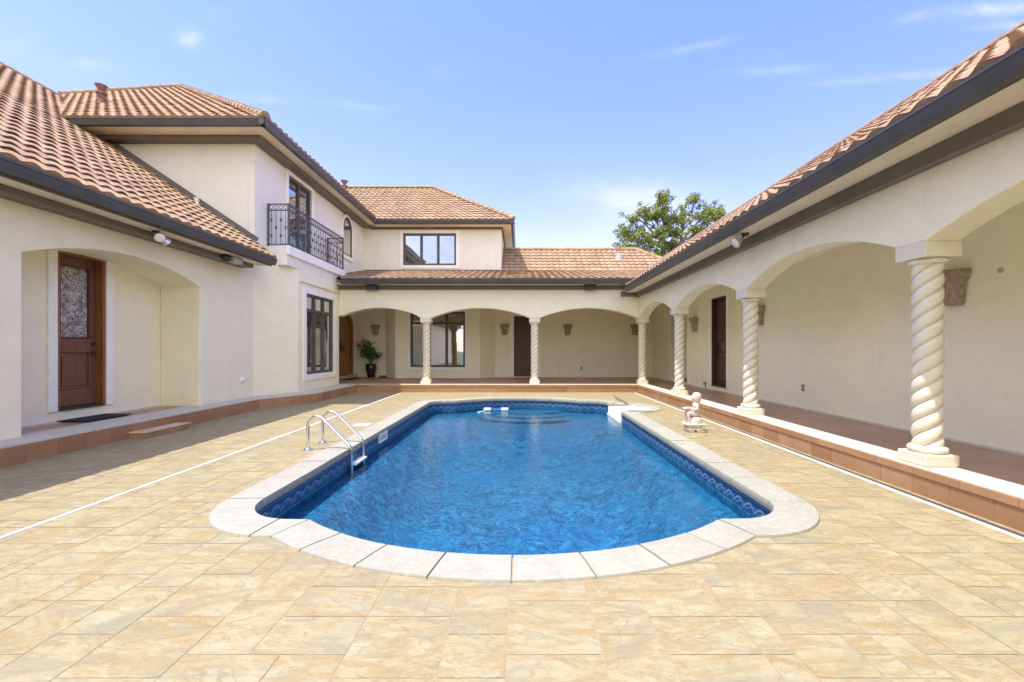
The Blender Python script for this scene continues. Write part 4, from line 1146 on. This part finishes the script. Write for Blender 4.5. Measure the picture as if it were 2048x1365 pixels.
# potted plant
px_, py_ = -5.58, 16.86
pp = thing('potted_plant', (px_,py_,.225), 'leafy green plant in a glossy dark navy pot by the oak entrance', 'potted plant')
MB().lathe([(0,0),(.125,0),(.135,.02),(.15,.12),(.19,.30),(.198,.40),(.185,.45),(.20,.475),(.20,.50),(.18,.50),(.17,.46),(0,.45)], (px_,py_,.226), 32).build('pot', POT, pp, smooth=True, angle=60)
MB().lathe([(0,.465),(.168,.462)], (px_,py_,.226), 20).build('soil', SOIL, pp)
stm = MB(); lv = MB(); rp = random.Random(5)
tips = [(-.42,-.05,1.25),(-.35,.0,1.40),(-.22,-.1,1.42),(-.10,.05,1.46),(.02,-.05,1.30),(.15,.02,1.05),(.38,-.05,.86),(.30,-.1,.92),(-.15,-.15,1.10),(.05,-.15,1.05),(-.30,-.1,1.05),(-.05,.1,1.2),(-.2,.0,.95),(.12,-.1,.90),(-.33,-.05,.92),(-.05,-.2,.85),(.2,-.02,.8)]
for (dx,dy,dz) in tips:
    b0 = Vector((px_+rp.uniform(-.04,.04),py_+rp.uniform(-.04,.04),.69)); e = Vector((px_+dx,py_+dy,.225+dz)); mdl = b0.lerp(e,.55)+Vector((0,0,.10))
    stm.tube([b0, b0.lerp(mdl,.5)+Vector((0,0,.03)), mdl, e], [.009,.008,.006,.003], 6)
    for i in range(26):
        t_ = rp.uniform(.45,1.02); c = (b0.lerp(mdl,t_/.55) if t_ < .55 else mdl.lerp(e,(t_-.55)/.45))+Vector((rp.gauss(0,.05),rp.gauss(0,.05),rp.gauss(0,.04)))
        d = Vector((rp.gauss(0,1),rp.gauss(0,1),-abs(rp.gauss(.7,.5)))).normalized(); s_ = d.cross(Vector((rp.gauss(0,1),rp.gauss(0,1),rp.gauss(0,1)))).normalized()
        L_ = rp.uniform(.09,.15); w_ = L_*.22; nn = d.cross(s_)*.012
        lv.add([c, c+d*L_*.4+s_*w_+nn, c+d*L_, c+d*L_*.4-s_*w_+nn], [(0,1,2,3)], rp.random())
stm.build('stem', STALK, pp, smooth=True); lv.build('foliage', LEAF_POT, pp, recalc=False)
# sandals
sd = thing('sandals', (-5.06,16.55,.225), 'pair of dark sandals left on the floor right of the potted plant', 'sandals')
for dx in (0, .13):
    s_ = MB(); poly = [(.045*math.cos(a)*(1 if math.sin(a) > 0 else .8)-5.12+dx, 16.55+.12*math.sin(a), .226) for a in [2*PI*i/18 for i in range(18)]]
    s_.ext(poly, (0,0,.022)); so_ = s_.build('sole', SANDAL, sd, bevel=.004)
    for yy in (16.48,16.58):
        b = MB(); b.tube([(-5.12+dx+.045*math.cos(a),yy,.24+.06*math.sin(a)) for a in [PI*i/8 for i in range(9)]], .014, 6); b.build('strap', SANDAL, so_, smooth=True)

# ------------------------------------------------------------------ tree beyond the right wing
tr = thing('oak_tree', (9.3,27.0,-.05), 'yellow-green leafy tree rising behind the tiled roof of the right wing', 'tree')
rt = random.Random(21)
cl_px = [(1250,492),(1262,484),(1278,474),(1275,458),(1290,440),(1270,440),(1300,418),(1284,416),(1312,406),(1325,396),(1338,391),(1322,420),(1340,436),(1352,425),(1345,452),(1322,460),(1300,472),(1310,490),(1330,480),(1352,478),(1366,458),(1376,438),(1382,420),(1396,394),(1388,408),(1402,452),(1412,430),(1418,410),(1432,416),(1446,412),(1426,442),(1406,470),(1392,482),(1380,500),(1290,502),(1322,512),(1346,505),(1366,492),(1268,500),(1296,452),(1334,408),(1372,474),(1420,462),(1440,430),(1360,520),(1330,530),(1300,525),(1400,510),(1285,530)]
tk = MB(); cr = MB()
base = Vector((9.3,27,-.05)); fork = Vector((9.0,27,5.2))
tk.tube([base, base.lerp(fork,.5)+Vector((.1,0,0)), fork], [.42,.33,.26], 12)
limbs = [Vector((7.6,26.6,7.0)), Vector((8.5,27.4,8.0)), Vector((9.6,26.8,7.7)), Vector((10.7,27.2,7.3))]
for l in limbs:
    m_ = fork.lerp(l,.5)+Vector((rt.uniform(-.25,.25),rt.uniform(-.2,.2),rt.uniform(-.1,.3))); tk.tube([fork,m_,l],[.20,.14,.10],9)
for (a,b_) in cl_px:
    a = 1330+(a-1345)*1.0; b_ = 527+(b_-520)*.93
    c = Vector(((a-1040)*.03, 27+rt.uniform(-1.3,1.3), 1.25+(700-b_)*.03))
    l = min(limbs, key=lambda q: (q-c).length)
    m1 = l.lerp(c,.35)+Vector((rt.uniform(-.2,.2),rt.uniform(-.2,.2),rt.uniform(-.05,.25))); m2 = l.lerp(c,.7)+Vector((rt.uniform(-.2,.2),rt.uniform(-.2,.2),rt.uniform(-.05,.2)))
    tk.tube([l,m1,m2,c],[.075,.05,.035,.015],6)
    for sub in range(11):
        cc = c+Vector((rt.gauss(0,.24),rt.gauss(0,.35),rt.gauss(0,.20))); tk.tube([m2,cc],[.018,.008],4)
        for i in range(34):
            q = cc+Vector((rt.gauss(0,.09),rt.gauss(0,.10),rt.gauss(0,.08)))
            d = Vector((rt.gauss(0,1),rt.gauss(0,1),rt.gauss(-.2,.8))).normalized(); s_ = d.cross(Vector((rt.gauss(0,1),rt.gauss(0,1),rt.gauss(0,1)))).normalized()
            L_ = rt.uniform(.10,.19); cr.add([q,q+d*L_*.5+s_*L_*.33,q+d*L_,q+d*L_*.5-s_*L_*.33],[(0,1,2,3)], min(1,max(0,rt.gauss(.5,.25))))
tk.build('trunk', BARK, tr, smooth=True); cr.build('crown', LEAF_TREE, tr, recalc=False)

# ------------------------------------------------------------------ light, sky, camera
SUN = Vector((-.285,-.187,1)).normalized()          # towards the sun
el = math.asin(SUN.z); az = math.atan2(SUN.x, SUN.y)
ld = bpy.data.lights.new('sun','SUN'); ld.energy = 2.0; ld.angle = math.radians(.55); ld.color = (1,.955,.88)
lo = bpy.data.objects.new('sun', ld); COL.objects.link(lo); lo.rotation_euler = (-SUN).to_track_quat('-Z','Y').to_euler()
w = bpy.data.worlds.new('World'); sc.world = w; w.use_nodes = True; nt = w.node_tree
bg = nt.nodes['Background']; sky = nt.nodes.new('ShaderNodeTexSky'); sky.sky_type = 'NISHITA'; sky.sun_disc = False
sky.sun_elevation = el; sky.sun_rotation = az; sky.air_density = 1.25; sky.dust_density = .7; sky.ozone_density = 2.2
bg.inputs['Strength'].default_value = .15
class WN(NT):
    def __init__(s, t): s.t = t
wn = WN(nt)
tc = nt.nodes.new('ShaderNodeTexCoord'); sp = nt.nodes.new('ShaderNodeSeparateXYZ'); nt.links.new(tc.outputs['Generated'], sp.inputs[0])
yy = wn.math('MAXIMUM', sp.outputs[1], .05)
qx = wn.math('DIVIDE', sp.outputs[0], yy); qz = wn.math('DIVIDE', sp.outputs[2], yy)
cb = nt.nodes.new('ShaderNodeCombineXYZ'); nt.links.new(qx, cb.inputs[0]); nt.links.new(qz, cb.inputs[1])
mp = nt.nodes.new('ShaderNodeMapping'); nt.links.new(cb.outputs[0], mp.inputs[0]); mp.inputs['Scale'].default_value = (1,3.2,1); mp.inputs['Rotation'].default_value = (0,0,-.12)
nz1 = wn.noise(mp.outputs[0], 4.0, 7, .62, .5)
mp2 = nt.nodes.new('ShaderNodeMapping'); nt.links.new(cb.outputs[0], mp2.inputs[0]); mp2.inputs['Scale'].default_value = (1,1.6,1)
nz2 = wn.noise(mp2.outputs[0], 9.0, 6, .6, .6)
total = None
for (px, py, sx_, sy_, amp, tilt) in ((1265,392,120,34,.75,.05),(1330,440,150,45,.35,0),(1130,480,140,24,.25,0),(378,77,24,18,.85,0),(1990,18,110,14,.9,-.08),(1880,148,190,10,.55,-.08),(2010,52,70,8,.5,-.06),(1390,95,75,9,.45,-.2),(1550,140,80,10,.35,-.05),(1830,32,40,10,.35,-.3),(180,130,70,12,.3,.1),(520,200,60,9,.4,.05),(690,210,70,8,.25,.1),(30,90,60,18,.22,0)):
    dx = wn.math('SUBTRACT', qx, (px-1040)/900); dz = wn.math('SUBTRACT', wn.math('SUBTRACT', qz, (700-py)/900), wn.math('MULTIPLY', dx, -tilt))
    a = wn.math('POWER', wn.math('DIVIDE', dx, sx_/900), 2.0); b = wn.math('POWER', wn.math('DIVIDE', dz, sy_/900), 2.0)
    g_ = wn.math('MULTIPLY', wn.math('EXPONENT', wn.math('MULTIPLY', wn.math('ADD', a, b), -1.0)), amp)
    total = g_ if total is None else wn.math('ADD', total, g_)
tex = wn.math('MULTIPLY', wn.math('ADD', nz1, nz2), .5)
tx = wn.ramp(tex, [(.34,(0,0,0)),(.70,(.75,.75,.75))])
cir = wn.ramp(nz1, [(.58,(0,0,0)),(.90,(.10,.10,.10))])
up_ = wn.math('GREATER_THAN', sp.outputs[1], .06)
fac = wn.math('MULTIPLY', wn.math('MINIMUM', wn.math('ADD', wn.math('MULTIPLY', total, tx), cir), 1.0), up_)
hs = nt.nodes.new('ShaderNodeHueSaturation'); nt.links.new(sky.outputs[0], hs.inputs['Color']); hs.inputs['Hue'].default_value = .518; hs.inputs['Saturation'].default_value = 1.25
hz = wn.ramp(sp.outputs[2], [(0,(1.03,.68,1.0)),(.3,(1.02,.75,1.0)),(.60,(1.0,.83,1.02))])
tint = wn.mix(1.0, hs.outputs[0], hz, 'MULTIPLY')
mixc = wn.mix(fac, tint, (3.0,2.95,3.2))
# bright broken cloud added to the unseen sky behind the viewer as fill light
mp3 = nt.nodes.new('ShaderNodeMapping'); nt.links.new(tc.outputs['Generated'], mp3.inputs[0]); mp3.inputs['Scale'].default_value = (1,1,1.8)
fill_cloud = wn.noise(mp3.outputs[0], 2.6, 7, .6, .4)
vr = wn.ramp(fill_cloud, [(.36,(0,0,0)),(.56,(1,1,1))])
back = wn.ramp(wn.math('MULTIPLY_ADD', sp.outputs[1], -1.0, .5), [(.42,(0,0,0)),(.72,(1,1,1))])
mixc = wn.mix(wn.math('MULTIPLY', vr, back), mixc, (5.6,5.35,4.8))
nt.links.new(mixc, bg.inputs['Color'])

cd = bpy.data.cameras.new('camera'); co = bpy.data.objects.new('camera', cd); COL.objects.link(co)
co.location = (0,0,1.25); co.rotation_euler = (PI/2,0,0); cd.sensor_width = 36; cd.lens = 900/2048*36
cd.shift_x = -16/2048; cd.shift_y = 17.5/2048; cd.clip_end = 2000; cd.clip_start = .05
sc.camera = co
sc.view_settings.view_transform = 'Standard'; sc.view_settings.look = 'None'; sc.view_settings.gamma = 1; sc.view_settings.exposure = 1.6
sc.render.engine = 'CYCLES'; sc.cycles.use_denoising = True; sc.cycles.max_bounces = 10; sc.cycles.diffuse_bounces = 7; sc.cycles.transparent_max_bounces = 12
sc.cycles.caustics_reflective = False; sc.cycles.caustics_refractive = False
